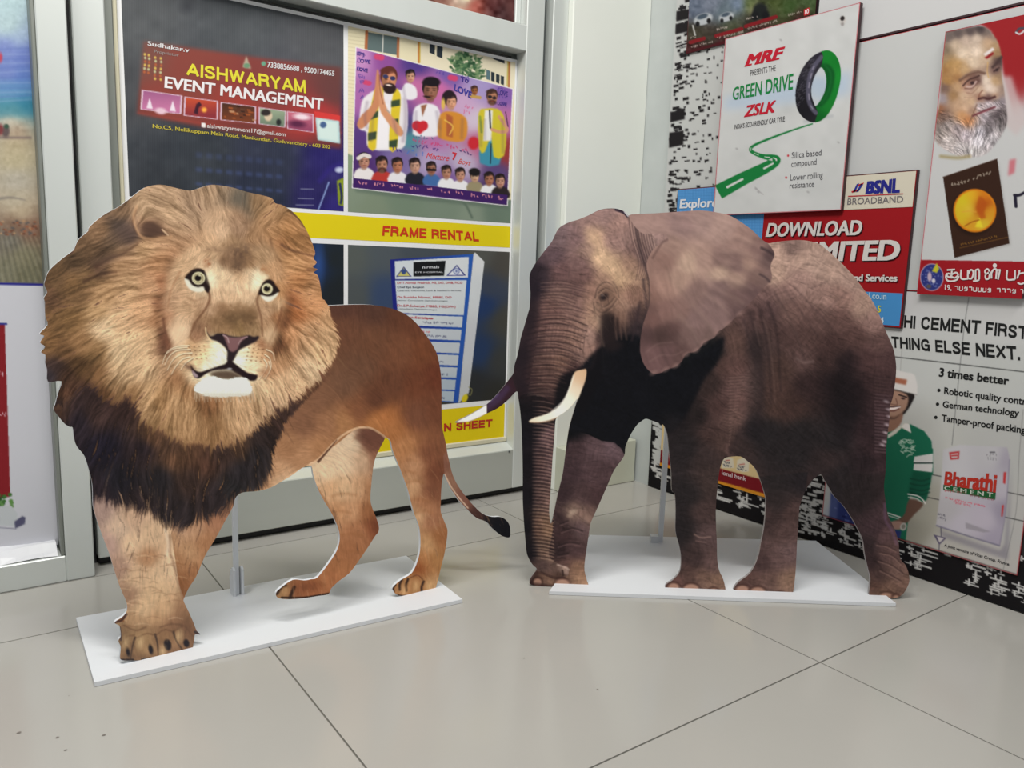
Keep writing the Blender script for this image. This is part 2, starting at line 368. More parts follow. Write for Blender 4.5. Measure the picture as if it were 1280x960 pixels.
tag(ubox('trim_3', post0, post1, wY, 2.9, 0, 2.6, M_ALU), kind='structure')
tag(ubox('trim_4', post1, .326, 2.74, 2.9, 0, 2.6, M_RUBBER, None, 0), kind='structure')
wz = planeY(wY).at(40, 702)[2] / S
win = tag(ubox('window_1', -1.2, post0 - .002, 2.705, 2.713, .05, 2.55, M_GLASS, None, 0), kind='structure')
ubox('window_frame', -1.2, post0, wY, 2.75, 0, wz, M_ALU, win)
ubox('window_frame', -1.2, post0, wY, 2.75, 2.5, 2.6, M_ALU, win)
ubox('side_reveal', post0 - .012, post0, wY + .006, 2.72, wz, 2.5, M_ALU_IN, win)
bz = planeY(2.66).at(40, 690)[2] / S
mesh_obj('putty_bead', [np.array([x, y + .003 * math.sin(9 * i), z + .004 * math.sin(7 * i + 3 * k)]) * S for i, x in enumerate(np.linspace(-1.2, post0 - .02, 40)) for k, (y, z) in enumerate(((2.63, wz), (2.645, wz + .016), (2.67, wz + .03), (2.70, wz + .034), (2.70, wz)))],
         [(5 * i + k, 5 * i + (k + 1) % 5, 5 * i + 5 + (k + 1) % 5, 5 * i + 5 + k) for i in range(39) for k in range(5)], M_WHITE_BEAD, win)
tag(ubox('wall_back', -1.74, 2.7, 2.9, 3.1, 0, 2.6, M_GAP, None, 0), kind='structure')
# ------------------------------------------------------------------ helpers for printed boards
def lerp(a, b, t): return np.array(a) + (np.array(b) - np.array(a)) * t
def bbox(out, pad=3): o = np.array(out); return o[:, 0].min() - pad, o[:, 1].min() - pad, o[:, 0].max() + pad, o[:, 1].max() + pad
def board(name, out, plane, thick, mat, label, cat, group=None):
    """a flat board hung on a wall: outline in photo pixels on its front plane"""
    return tag(slab(name, [plane.at(*q) for q in out], -plane.n * thick, mat), label, cat, group)
def bars(s, r, quad, n, cols, wr=(3, 12), hr=(1, 3)):
    for _ in range(n):
        u, v = r.rand(2); a, b = lerp(quad[0], quad[1], u), lerp(quad[3], quad[2], u); c = lerp(a, b, v); d = (np.array(quad[1]) - quad[0]); d = d / np.linalg.norm(d)
        w, h = r.uniform(*wr), r.uniform(*hr); s.poly([c, c + d * w, c + d * w + (0, h), c + (0, h)], cols[r.randint(len(cols))])
def squiggle(s, x0, y0, x1, y1, h, col, seed, a=.9, w=1.0, gap=.16):
    r = np.random.RandomState(seed); n = max(3, int(abs(x1 - x0) / (h * .75))); k = 0
    while k < n:
        m = r.randint(3, 8)
        for i in range(k, min(n, k + m)):
            t = i / n; x, y = x0 + (x1 - x0) * t, y0 + (y1 - y0) * t; q = r.rand(3, 2) * (h * .6, -h)
            s.line([(x + a0, y + b0) for a0, b0 in q], w, col, a, .45, None, 2)
        k += m + 1
def head(s, cx, cy, r, skin, hair, beard=None, ang=0):
    s.ell(cx, cy - r * .22, r * .80, r * .92, hair, ang, .7); s.ell(cx + r * .04, cy + r * .16, r * .66, r * .90, skin, ang, .8)
    s.ell(cx - r * .1, cy - r * .72, r * .70, r * .34, hair, ang - 8, .8); s.ell(cx + r * .22, cy + r * .0, r * .3, r * .55, tuple(min(255, c * 1.16) for c in skin), ang, 1.6, .6); s.ell(cx - r * .42, cy + r * .25, r * .22, r * .6, tuple(c * .72 for c in skin), ang, 1.4, .6)
    if beard: s.ell(cx + r * .05, cy + r * .78, r * .56, r * .36, beard, ang, .9, .85)
    dk = tuple(c * .32 for c in skin)
    for e in (-.26, .34): s.ell(cx + r * e, cy + r * .06, r * .15, r * .07, dk, ang, .5, .8); s.ell(cx + r * e, cy - r * .12, r * .2, r * .05, dk, ang, .5, .6)
    s.ell(cx + r * .1, cy + r * .32, r * .09, r * .14, tuple(c * .72 for c in skin), ang, .6, .6); s.ell(cx + r * .06, cy + r * .62, r * .24, r * .07, tuple(np.array(skin) * (.75, .5, .5)), ang, .5, .8)
    s.ell(cx, cy + r * .98, r * .36, r * .3, tuple(c * .8 for c in skin), ang, .8, .5)
WD, WR = (226, 228, 229), (232, 238, 235)     # what white paper measures on the shopfront and on the right wall

# ------------------------------------------------------------------ the big poster on the door
pD = planeY(2.75)
def rectpx(x0, x1, z1, z0): return [px(np.array((x, 2.75, z)) * S) for x, z in ((x0, z1), (x1, z1), (x1, z0), (x0, z0))]
ux = lambda x, y: pD.at(x, y)[0] / S
uz = lambda x, y: pD.at(x, y)[2] / S
sheet = rectpx(.4545, 1.955, uz(640, 73.5), uz(600, 551))
poster = board('door_poster', sheet, pD, .0012, ink((226, 228, 230), WD), 'large service poster with yellow caption strips filling the glass door', 'poster')
pP = pD.off(.0004)
xl, xm0, xm1, xr = ux(159, 180), ux(429.5, 150), ux(435, 150), ux(638, 282)
zt, za, zs1, zs0, zc = uz(645, 78.5), uz(637, 279), uz(639, 283.4), uz(639, 309.6), uz(637, 315)
zd, zy1, zy0 = uz(631, 498.5), uz(632, 504.5), uz(632, 547)
def panel(name, q, paint, white=WD, parent=None, plane=None, k=1.0, **kw):
    s = Cv(*bbox(q), k); paint(s); return print_face(name, plane or pP, s, q, parent or poster, white, corners=True, **kw)
C5 = lambda t, z=4.4138, o=(150, 30): [(o[0] + a / z, o[1] + b / z) for a, b in P(t)]

def paint_event(s):
    r = np.random.RandomState(3)
    s.img[:] = idw(s, [(170, 20, 84, 87, 90), (300, 20, 76, 80, 84), (410, 40, 84, 86, 90), (160, 120, 74, 76, 80), (160, 200, 62, 66, 72), (250, 200, 56, 61, 68), (340, 205, 50, 55, 72), (420, 205, 46, 40, 104), (400, 240, 44, 40, 92), (330, 245, 44, 50, 66), (200, 240, 52, 56, 62), (420, 258, 44, 36, 110)])
    s.img += 3.2 * np.sin(s.X * 2.2)[..., None] + 2.5 * noise(s, 16, 2, 2)[..., None]
    s.ell(234, 8, 8, 7, (52, 54, 60), 0, 6, .6)
    q = C5("130,95 520,150 800,190 1222,238 1222,690 660,612 95,495")
    s.over(blur(pmask(s, q), 2.2) * .95, idw(s, [(180, 70, 118, 74, 66), (240, 80, 132, 66, 58), (330, 100, 128, 62, 58), (420, 110, 104, 62, 60), (200, 130, 138, 66, 58), (300, 140, 158, 62, 54), (400, 150, 176, 58, 56), (180, 150, 120, 58, 52), (300, 165, 104, 56, 52), (410, 180, 112, 56, 54)]))
    s.line(C5("100,490 400,540 800,590 1222,600"), 2, (176, 70, 60), .4, 2)
    pics = ["120,362 345,395 338,498 112,472", "355,400 543,425 540,528 350,505", "555,430 752,455 750,550 552,530", "765,458 918,480 912,572 765,552", "920,480 1068,497 1070,600 922,578"]
    cc = [((150, 90, 130), (196, 120, 160)), ((190, 78, 50), (120, 44, 60)), ((70, 44, 34), (128, 66, 40)), ((150, 166, 140), (96, 110, 96)), ((196, 108, 128), (130, 60, 92))]
    for n, (t, (ca, cb)) in enumerate(zip(pics, cc)):
        o = C5(t); s.poly(o, (206, 178, 196)); m = np.mean(o, 0); i = [lerp(p, m, .09) for p in o]; s.poly(i, ca)
        mk = pmask(s, i); f = np.clip((s.Y - i[0][1]) / 22, 0, 1); s.over(mk * f * .8, cb)
        if n == 0:
            for u in (.2, .82): c = lerp(i[3], i[2], u); s.poly([c + (-4, -2), c + (0, -15), c + (4, -1)], (226, 214, 226), .5)
            s.ell(*lerp(i[3], i[2], .5), 7, 4, (220, 190, 205), 8, 1.5)
        if n == 1: s.ell(*(np.array(m) + (4, 2)), 3, 3, (240, 170, 70), 0, 1.5); s.poly([m + d for d in ((-9, 6), (-6, -5), (-2, -8), (1, -4), (-3, 0), (-4, 8))], (60, 30, 44), .5)
        if n == 2: bars(s, r, i, 26, ((150, 80, 44), (44, 30, 28), (176, 130, 96), (90, 60, 44)), (2, 7), (1, 2.5))
        if n == 3: s.ell(*(np.array(m) + (-5, -2)), 5, 6.5, (206, 186, 160), 0, 1); s.ell(*(np.array(m) + (-8, -6)), 6, 4, (50, 44, 44), 0, 1); s.ell(*(np.array(m) + (8, 6)), 3, 4, (40, 44, 44), 0, 1)
        if n == 4: s.ell(*(np.array(m) + (2, -6)), 10, 3.5, (232, 212, 222), 6, 1.5); s.ell(*(np.array(m) + (-4, 3)), 10, 4, (90, 40, 70), 6, 2)
    o = C5("1078,515 1210,535 1215,660 1090,640"); s.poly(C5("1070,480 1215,505 1215,540 1078,515"), (206, 62, 60)); s.poly(o, (176, 206, 210), .5); s.poly([lerp(p, np.mean(o, 0), .15) for p in o], (206, 226, 222), 1); s.ell(404, 156, 4, 4, (70, 96, 140), 0, 1)
    for x0, y0, n in ((181, 68, 6), (186, 69, 6), (194, 72, 7), (201, 73, 7)):
        for i in range(n): s.ell(x0 + .6 * math.sin(i), y0 + i * 4.4, 1.5, 1.7, ((214, 186, 92), (190, 196, 150), (176, 96, 60))[i % 3], 0, .6, .85)
    s.poly(P("303,84 308,70 314,86"), (172, 160, 140), .8); s.ell(308.5, 82, 4, 3, (104, 140, 110), 0, 1); s.ell(329.5, 79.5, 2.8, 2.8, (104, 156, 130), 0, .8); s.poly(P("252,153.5 257,154 257,159.5 252,159"), (226, 222, 220))
    for row in range(3):
        for i in range(9): s.poly([(245 + i * 12.5, 190 + row * 19 + i * 1.1), (253 + i * 12.5, 191 + row * 19 + i * 1.1), (253 + i * 12.5, 198 + row * 17 + i * 1.1), (245 + i * 12.5, 197 + row * 17 + i * 1.1)], (70, 84, 132), 1.4, 0, .3 + .22 * row)
    s.line(P("411,228 405,244 398,262"), 1.6, (150, 176, 226), .9, .8); s.poly(P("421,226 430,222 430,258 423,256"), (136, 152, 40), .6); s.line(P("425,230 427,245 426,254"), 3, (34, 40, 90), .9)
    for y in (236, 248, 256): s.line([(376 - (y - 236) * .3, y), (392, y + .5)], 1, (150, 156, 180), .7); s.ell(424, 212, 4, 3, (196, 206, 230), 0, 2, .8)
    s.line(P("400,226 414,210 430,204"), 5, (52, 40, 130), .6, 3)
qA = rectpx(xl, xm0, zt, za); panel('photo_panel', qA, paint_event)['label'] = 'dark night photo of a red event signboard'
def put(txt, bl, br, tl, col, tr=None, bold=0, parent=None, plane=None, white=WD, o=(150, 30), z=4.4138, **kw):
    f = lambda q: (o[0] + q[0] / z, o[1] + q[1] / z)
    return lettering(txt, f(bl), f(br), f(tl), plane or pP, parent or poster, col, white, bold, f(tr) if tr else None, **kw)
YE, WH = (212, 204, 62), (222, 220, 222)
put('AISHWARYAM', (365, 283), (1027, 383), (368, 212), YE, (1022, 310), -.19)
put('EVENT MANAGEMENT', (245, 350), (1120, 472), (248, 290), WH, (1123, 415), .03)
put('Sudhakar.v', (152, 117), (382, 157), (152, 94), (206, 206, 208), (384, 134), .02)
put('Proprietor', (188, 158), (325, 180), (188, 141), (150, 144, 142), None)
put('7338856688 , 9500174455', (812, 238), (1182, 287), (812, 208), (206, 206, 208), (1184, 260), .02)
put('aishwaryamevent17@gmail.com', (480, 572), (914, 620), (480, 549), (206, 196, 194), None, .015)
put('No.C5, Nellikuppam Main Road, Manikandan, Guduvanchery - 603 202', (180, 573), (1160, 688), (180, 552), (190, 176, 66), None, .015)

def paint_frame(s):
    C = lambda t: C5(t, 5.818, (430, 50))
    s.img[:] = (222, 214, 182)
    for i in range(60): s.line([(430, 30 + i * 4.6), (470, 36 + i * 4.6)], .9, (196, 186, 150), .6, .5)
    s.poly(C("540,0 1300,180 1300,420 540,160"), (224, 216, 190), .5)
    s.poly(C("160,-60 390,-20 385,110 170,70"), (96, 112, 112)); s.line(C("285,-40 280,100"), 1.4, (214, 214, 206)); s.line(C("165,-60 160,60"), 3.6, (172, 104, 66)); s.line(C("395,-30 392,125"), 3, (172, 104, 66)); s.line(C("545,0 545,160"), 3, (190, 128, 70)); s.line(C("553,0 553,160"), 1, (206, 190, 80))
    for t in ("624,22 662,30 660,108 622,92", "676,38 718,52 715,135 674,118", "1036,215 1062,226 1062,292 1036,284", "1070,230 1096,238 1096,306 1070,296", "1106,246 1132,254 1130,318 1106,308", "1140,258 1164,266 1162,330 1140,320", "1060,118 1168,148 1168,172 1090,140"): s.poly(C(t), (46, 54, 62))
    s.poly(C("1036,215 1062,226 1062,292 1036,284"), (90, 116, 124)); s.line(C("1202,150 1198,340"), 2.6, (176, 116, 70)); s.line(C("1192,150 1186,330"), 1.2, (190, 176, 80))
    r = np.random.RandomState(8)
    for i in range(150):
        t, d = r.rand() * 6.28, r.rand() ** .6; x, y = 580 + 22 * d * math.cos(t) + 4, 83 + 17 * d * math.sin(t) + .22 * 22 * d * math.cos(t); a = r.rand() * 6.28
        s.line([(x, y), (x + 6 * math.cos(a), y + 4 * math.sin(a))], 3.4, ((58, 96, 66), (84, 120, 84), (44, 78, 52), (120, 146, 104))[r.randint(4)], .9, .8, .8)
    s.poly(P("428,190 446,196 446,232 640,250 645,285 428,270"), idw(s, [(433, 200, 130, 150, 120), (436, 240, 126, 140, 122), (500, 250, 112, 130, 112), (560, 258, 118, 134, 118), (620, 266, 104, 122, 108), (590, 270, 128, 142, 126), (470, 262, 122, 136, 116)]), .6)
    s.line(P("570,246 582,256 590,272"), 2.6, (84, 100, 88), .8, 1.4)
    o = [(445.5, 59.5), (640.5, 111.5), (633.6, 256.5), (441, 234.5)]; m = np.mean(o, 0)
    s.poly(P("441,234 634,256 638,262 520,250 445,240"), (92, 108, 96), 1.4, 0, .7)
    s.poly([m + (np.array(p) - m) * 1.012 for p in o], (226, 224, 228)); mk = pmask(s, o)
    bgc = idw(s, [(450, 70, 206, 150, 206), (480, 70, 150, 84, 160), (520, 80, 84, 62, 140), (560, 95, 120, 96, 176), (600, 108, 176, 160, 214), (635, 118, 140, 100, 180), (450, 120, 178, 110, 180), (500, 120, 130, 80, 156), (520, 110, 206, 116, 170), (550, 110, 214, 116, 176), (580, 130, 214, 176, 214), (595, 150, 222, 206, 226), (448, 180, 92, 62, 134), (500, 160, 70, 52, 120),
                     (510, 175, 84, 150, 160), (540, 175, 190, 120, 176), (600, 180, 196, 110, 150), (632, 150, 196, 120, 176), (632, 190, 160, 60, 60), (450, 205, 84, 52, 118), (500, 195, 130, 110, 170), (540, 200, 186, 170, 208), (580, 205, 200, 186, 214), (620, 215, 96, 76, 130), (560, 225, 130, 96, 160), (620, 240, 66, 44, 92), (450, 230, 70, 40, 100)], 4)
    s.over(mk, bgc * .92)
    for x, y, w in ((474, 71, 6), (459, 103, 5), (566, 97, 6)): s.ell(x - w * .4, y, w * .7, w * .6, (198, 70, 110), 0, 1); s.ell(x + w * .4, y + 1, w * .7, w * .6, (198, 70, 110), 0, 1)
    for i, (x0, y0, x1, y1, h) in enumerate(((446, 68, 456, 71, 6), (447, 75, 463, 80, 6), (447, 88, 460, 91, 6), (448, 98, 454, 99, 6), (448, 106, 453, 107, 6), (448, 116, 454, 116, 6), (450, 125, 455, 126, 6), (575, 102, 586, 104, 8), (571, 118, 590, 122, 9), (621, 113, 634, 118, 6), (624, 122, 634, 125, 5), (624, 131, 632, 133, 5), (520, 88, 532, 90, 4), (545, 92, 556, 95, 4))):
        squiggle(s, x0, y0, x1, y1, h, (72, 56, 140), 60 + i, .75, 1)
    K = (30, 24, 26)
    # man with folded hands and yellow scarf
    s.poly(P("449,160 452,128 460,118 472,112 500,112 508,122 510,150 508,168 502,186 462,186 458,165"), (226, 222, 226), .8, 3)
    for t in ("468,112 480,110 476,140 472,184 460,184 462,150", "492,112 501,118 499,150 496,186 486,186 488,150"): s.poly(P(t), (214, 190, 50), .6, 2)
    for t in ("466,126 478,122 476,128 466,134", "464,142 473,138 473,146 463,150", "460,166 471,164 470,174 460,176", "489,126 500,124 500,132 489,134", "488,150 498,148 498,156 488,158", "486,176 497,174 496,184 486,184"): s.poly(P(t), (56, 74, 52), .6)
    s.poly(P("474,128 485,130 486,186 470,186"), (236, 234, 238), .8)
    head(s, 486, 98, 13.5, (188, 128, 96), (92, 48, 40), (44, 30, 30), 6); s.ell(482, 95.5, 3.4, 2.4, (52, 56, 96), 8, .6); s.ell(491, 98, 3.4, 2.6, (52, 56, 96), 8, .6); s.ell(487, 111, 8, 6.5, (46, 32, 32), 6, 1); s.ell(486, 106.5, 3.6, 1.2, (226, 206, 196), 8, .6)
    S1 = (196, 132, 96)
    s.poly(P("471,88 474,92 475,112 478,124 472,136 462,152 452,161 446,156 452,144 464,132 468,116"), S1, .7, 3); s.poly(P("475,100 480,124 486,140 496,152 504,164 502,170 496,168 484,152 474,134"), (206, 146, 108), .7, 3); s.line(P("483,137 487,141"), 1.5, (170, 160, 150)); s.line(P("474,94 475,112 479,130"), 1, (140, 84, 60), .8)
    # others
    s.poly(P("501,120 505,106 512,104 520,110 521,122 511,125"), (226, 224, 230), .7, 3); head(s, 513, 95, 7.5, (196, 148, 122), K)
    s.poly(P("516,162 517,138 526,130 540,130 549,138 552,168 520,170"), (230, 228, 234), .8, 3); s.poly(P("526,132 534,130 528,146"), (150, 100, 76), .6); head(s, 538, 112, 13, (140, 96, 78), (32, 26, 30), None, 4); s.ell(540, 102, 10.5, 6, (30, 24, 30), 8, 1); s.ell(534, 121, 4.5, 1.3, (44, 30, 32), 8, .6)
    s.ell(521, 157, 6, 6, (196, 44, 54), 0, 1); s.ell(529, 157, 6, 6, (196, 44, 54), 0, 1); s.poly(P("515,159 535,159 525,168"), (196, 44, 54), .8)
    s.ell(561, 122, 8.5, 9.5, (40, 30, 38), 10, 1); s.poly(P("547,165 550,144 560,139 575,142 584,152 580,176 552,174"), (206, 138, 54), .8, 3); s.poly(P("558,142 566,146 566,172 558,170"), (170, 92, 56), .8); head(s, 564, 127, 9, (206, 152, 122), (42, 30, 36), None, 6); s.ell(554, 130, 2.4, 7, (214, 180, 90), 0, 1); s.line(P("556,150 566,158 562,168"), 2, (226, 186, 84), .8)
    head(s, 593, 113, 5.5, (150, 96, 60), (60, 40, 40)); s.line(P("588,120 600,122"), 4, (190, 150, 60), .8)
    s.ell(592, 179, 7, 8, (196, 44, 54), 0, 1.4)
    s.poly(P("602,178 616,174 626,182 624,206 600,204"), (64, 140, 166), .9, 2); s.line(P("614,180 613,204"), 1.6, (30, 40, 50), .8)
    s.poly(P("598,142 606,136 622,136 630,146 633,168 630,195 617,196 614,170 606,190 599,186"), (204, 190, 54), .7, 2); s.poly(P("606,138 616,138 614,176 604,176"), (228, 228, 228), .7); s.line(P("612,138 613,160"), 2, (40, 44, 60)); s.line(P("600,146 602,165"), 3, (120, 150, 60), .7); s.line(P("624,146 634,162 626,165 615,162"), 4, (206, 150, 118), .9); s.line(P("632,140 635,158"), 1.2, K, .7)
    head(s, 615, 121, 9, (170, 118, 92), (64, 44, 40), (60, 42, 40), 5); s.ell(612.5, 121, 2.6, 1.9, (40, 36, 44), 8, .5); s.ell(618, 122.5, 2.6, 1.9, (40, 36, 44), 8, .5)
    for i, (x0, y0, x1, y1, h, c) in enumerate(((516, 172, 545, 176, 4, (70, 110, 130)), (515, 178, 585, 190, 5, (196, 60, 110)), (514, 184, 550, 192, 6, (60, 40, 110)), (488, 190, 504, 192, 7, (60, 44, 120)), (508, 193, 530, 197, 7, (70, 110, 190)), (574, 192, 592, 196, 5, (60, 40, 90)))): squiggle(s, x0, y0, x1, y1, h, c, 90 + i, .9, 1.1)
    for i, (x0, y0, x1, y1) in enumerate(((580, 136, 592, 138), (578, 142, 590, 144))): squiggle(s, x0, y0, x1, y1, 5, (206, 90, 130), 120 + i, .8, 1)
    for q, w in (("459,128 456,146 459,160", 3), ("506,124 507,150 504,176", 4), ("492,150 496,168", 2.5), ("466,150 464,176", 2.5), ("520,140 520,160", 3), ("546,140 549,160", 3), ("504,108 506,120", 2), ("606,150 606,174", 2), ("628,150 629,190", 3), ("601,152 601,182", 2.5), ("578,150 577,172", 3), ("551,150 550,172", 2.5)): s.line(P(q), w, (96, 76, 104), .32, 2.2)
    C2 = lambda a, b: (430 + a / 5.818, 170 + b / 5.818)
    hs = [(145, 180, 9.5, (226, 222, 222), (178, 130, 110)), (275, 205, 9.5, (178, 58, 52), (176, 124, 100)), (388, 212, 9, (224, 222, 228), (170, 112, 86)), (515, 215, 9, (34, 34, 46), (186, 144, 124)), (635, 235, 8, (66, 104, 160), (150, 104, 84)), (745, 262, 8, (228, 228, 232), (176, 128, 106)), (845, 280, 8, (228, 228, 232), (186, 138, 116)), (950, 290, 7.5, (150, 140, 110), (196, 160, 130)), (1055, 310, 8, (230, 230, 234), (166, 112, 88)), (1135, 325, 8, (44, 36, 40), (186, 140, 120))]
    for a, b, rr, sh, sk in hs:
        x, y = C2(a, b); s.poly([(x - rr * 1.25, y + rr * 2.5), (x - rr * 1.1, y + rr * 1.3), (x - rr * .3, y + rr * .9), (x + rr * .5, y + rr * .9), (x + rr * 1.3, y + rr * 1.5), (x + rr * 1.45, y + rr * 2.7)], sh, .7, 2)
        head(s, x, y, rr, sk, (36, 28, 30), (44, 32, 32) if sh[0] == 178 else None)
    x, y = C2(145, 150); s.line([(x - 7, y + 2), (x, y - 2), (x + 7, y)], 5, (226, 218, 214), .95, .8); x, y = C2(635, 245); s.line([(x - 5, y), (x + 5, y + .5)], 3, (26, 22, 26)); x, y = C2(950, 262); s.ell(x, y, 7, 5, (28, 26, 26), 8, 1)
    s.poly([C2(a, b) for a, b in ((66, 305), (600, 360), (1190, 430), (1185, 497), (600, 432), (66, 374))], (62, 34, 96))
    for i, (a, b, w) in enumerate(((105, 352, 70), (220, 358, 92), (345, 372, 95), (475, 388, 82), (605, 400, 40), (705, 415, 72), (808, 425, 66), (918, 440, 64), (1005, 450, 88), (1118, 462, 42))): x, y = C2(a, b); squiggle(s, x, y, x + w / 5.818, y + w / 58, 4.2, (226, 150, 160), 140 + i, .95, 1)
qB = rectpx(xm1, xr, zt, za); panel('photo_panel', qB, paint_frame, k=1.35)['label'] = 'photo of a purple banner with many people before a cream building'
put('LOVE', (800, 365), (925, 425), (805, 320), (60, 60, 150), None, .03, o=(430, 50), z=5.818)
for bl, br, tl, b in (((92, 108), (148, 118), (92, 84), .02), ((96, 160), (192, 172), (98, 134), .02), ((92, 220), (172, 234), (94, 196), .035), ((1118, 395), (1190, 412), (1120, 360), .02), ((1116, 470), (1184, 482), (1118, 446), .02), ((845, 300), (905, 312), (848, 264), .03)):
    put('LOVE' if b != .03 else 'To', bl, br, tl, (66, 54, 132), None, b, o=(430, 50), z=5.818)
put('Mixture', (595, 862), (770, 880), (600, 818), (206, 60, 60), None, 0, o=(430, 50), z=5.818, shear=.3)
put('7', (785, 868), (818, 876), (788, 815), (196, 50, 60), None, .03, o=(430, 50), z=5.818)
put('Boys', (830, 898), (925, 912), (835, 862), (206, 80, 60), None, 0, o=(430, 50), z=5.818, shear=.3)

def slabpx(name, q, col, parent, white, plane, d=.0003):
    p = plane.off(d); return mesh_obj(name, [p.at(*c) for c in q], [list(range(len(q)))], ink(col, white), parent)
slabpx('caption_strip', rectpx(xl, xr, zs1, zs0), (218, 200, 28), poster, WD, pD)
slabpx('caption_strip', rectpx(xl, xr, zy1, zy0), (206, 186, 24), poster, (214, 216, 214), pD)
put('FRAME RENTAL', (278, 724), (983, 767), (283, 652), (194, 58, 34), (977, 697), -.225, o=(430, 170), z=5.818)
lettering('N SHEET', (555, 539.5), (615.3, 533.5), (555, 529.5), pP, poster, (176, 52, 40), WD, -.225, (615.7, 523.8))

def paint_dark(s):
    s.img[:] = idw(s, [(300, 320, 36, 42, 44), (400, 330, 30, 48, 86), (415, 325, 34, 40, 44), (425, 360, 33, 38, 42), (250, 450, 40, 44, 46), (400, 480, 36, 40, 44)]); s.ell(398, 330, 5, 20, (58, 96, 170), 0, 6, .7)
panel('photo_panel', rectpx(xl, xm0, zc, zd), paint_dark, k=.4)

def paint_clip(s):
    C = lambda t, o=(480, 310): [(o[0] + a / 8, o[1] + b / 8) for a, b in P(t)]
    s.img[:] = idw(s, [(440, 320, 84, 90, 88), (480, 315, 78, 86, 92), (520, 312, 70, 78, 86), (600, 318, 82, 84, 80), (630, 330, 74, 72, 68), (630, 400, 66, 66, 62), (480, 370, 56, 72, 102), (445, 370, 76, 82, 84), (605, 380, 38, 58, 98), (600, 440, 40, 58, 92), (625, 450, 58, 60, 60), (590, 480, 46, 48, 50), (560, 505, 60, 60, 58), (620, 495, 48, 48, 46), (612, 360, 60, 68, 84)])
    B = np.clip((s.X - 488) / 100, 0, 1)[..., None]; s.over(pmask(s, P("487.5,324.5 592,317.5 573,504 498,497")), np.array((34, 38, 122)) * (1 - B) + np.array((44, 92, 176)) * B)
    s.over(pmask(s, P("592,317.5 594,315.5 605.5,327 586,491 573,504.5")), idw(s, [(598, 325, 214, 218, 220), (598, 360, 206, 212, 216), (588, 430, 196, 200, 206), (580, 490, 190, 194, 198)]))
    G = idw(s, [(500, 330, 206, 214, 220), (580, 330, 212, 218, 222), (540, 370, 206, 214, 218), (560, 440, 190, 198, 206), (560, 495, 170, 184, 196)])
    for t in ("493.5,326.5 586,321.2 584.8,347 494,349", "494,350.5 583.2,350.3 579.5,394 497,391"): s.over(pmask(s, P(t)), G)
    yy = [395.8, 412.2, 428.5, 444, 459.5, 474.8, 489.2]
    for i, y in enumerate(yy):
        h = 13.4 - i * .15; x1 = 578.6 - i * 1.75; s.over(pmask(s, [(498, y - 3), (x1, y), (x1 - 1.3, y + h), (498, y + h - 3)]), G)
    s.poly(C("295,142 617,128 600,278 295,285"), (26, 28, 30))
    s.poly(C("120,288 198,185 276,286"), (36, 40, 110)); s.poly(C("136,281 198,198 260,280"), (196, 190, 110)); s.ell(504.7, 339.5, 3, 3.4, (56, 76, 130), 0, .7)
    s.poly(C("622,280 728,168 820,276"), (40, 44, 120)); s.poly(C("642,272 728,184 798,268"), (222, 226, 232)); s.ell(570.5, 339, 4, 4, (110, 124, 176), 0, .6); s.ell(570.5, 339, 2.8, 2.8, (222, 226, 232), 0, .6); s.ell(570.5, 339, 1.4, 1.6, (110, 124, 176), 0, .6)
    for i, y in enumerate(yy):
        x1 = 578.6 - i * 1.75; squiggle(s, x1 - 62 + i * 4, y + 2.4, x1 - 34 - (i % 3) * 5, y + 4.2, 2.2, (206, 84, 92), 200 + i, .85, .8)
        if i != 2: squiggle(s, x1 - 50 + i * 3, y + 8.2, x1 - 12 - (i % 2) * 6, y + 10, 2.4, (58, 62, 96), 220 + i, .8, .8)
    s.ell(581, 498, 3.4, 5.6, (206, 190, 40), 28, .8); s.line(P("586,484 590,487 588,494 584,492"), 1, (150, 146, 90), .8)
panel('photo_panel', rectpx(xm1, xr, zc, zd), paint_clip, k=1.2)['label'] = 'photo of a blue and white lit sign box'
K8 = dict(o=(480, 310), z=8.0)
RD, BK = (196, 70, 84), (52, 56, 84)
put('nirmals', (385, 205), (552, 202), (385, 178), (214, 218, 224), None, .01, **K8)
put('EYE HOSPITAL', (312, 250), (592, 248), (312, 236), (206, 210, 216), None, .01, **K8)
put('Dr.T.Nirmal Fredrick, MS, DO, DNB, FICO', (132, 358), (785, 356), (132, 338), RD, None, .01, **K8)
put('Chief Eye Surgeon', (132, 400), (400, 399), (132, 382), BK, None, .01, **K8)
put('Cataract, Glaucoma, Lasik & Paediatric Services', (132, 433), (770, 432), (132, 418), (84, 88, 100), None, 0, **K8)
put('Dr.Sunitha Nirmal, MBBS, DO', (134, 500), (676, 502), (134, 480), RD, None, .01, **K8)
put('Senior Consultant Ophthalmologist', (134, 528), (636, 534), (134, 515), (84, 88, 100), None, 0, **K8)
put('Dr.S.P.Sukanya, MBBS, MS(OPH)', (132, 585), (716, 598), (132, 563), RD, None, .01, **K8)
put('Consultant Ophthalmologist', (132, 612), (532, 624), (132, 598), (84, 88, 100), None, 0, **K8)
put('out Services', (215, 700), (488, 712), (215, 678), RD, None, .01, **K8)

# ------------------------------------------------------------------ poster above the rail
qT = rectpx(.4545, 1.93, 2.43, 1.985)
tp = board('transom_poster', qT, pD, .0012, ink((120, 70, 60), WD), 'dark brown and red poster behind the glass above the middle rail of the door', 'poster')
def paint_tr(s):
    s.img[:] = idw(s, [(540, -10, 120, 80, 70), (585, 0, 190, 180, 160), (592, 5, 150, 70, 60), (615, 5, 84, 44, 44), (640, 10, 92, 56, 54), (630, 14, 60, 36, 38), (400, -60, 90, 60, 56)]) + 10 * noise(s, 5, 3)[..., None]
    s.poly(P("556,-30 586,-26 587,2 556,-6"), (214, 206, 170), 1)
panel('photo_panel', qT, paint_tr, parent=tp, k=.6)

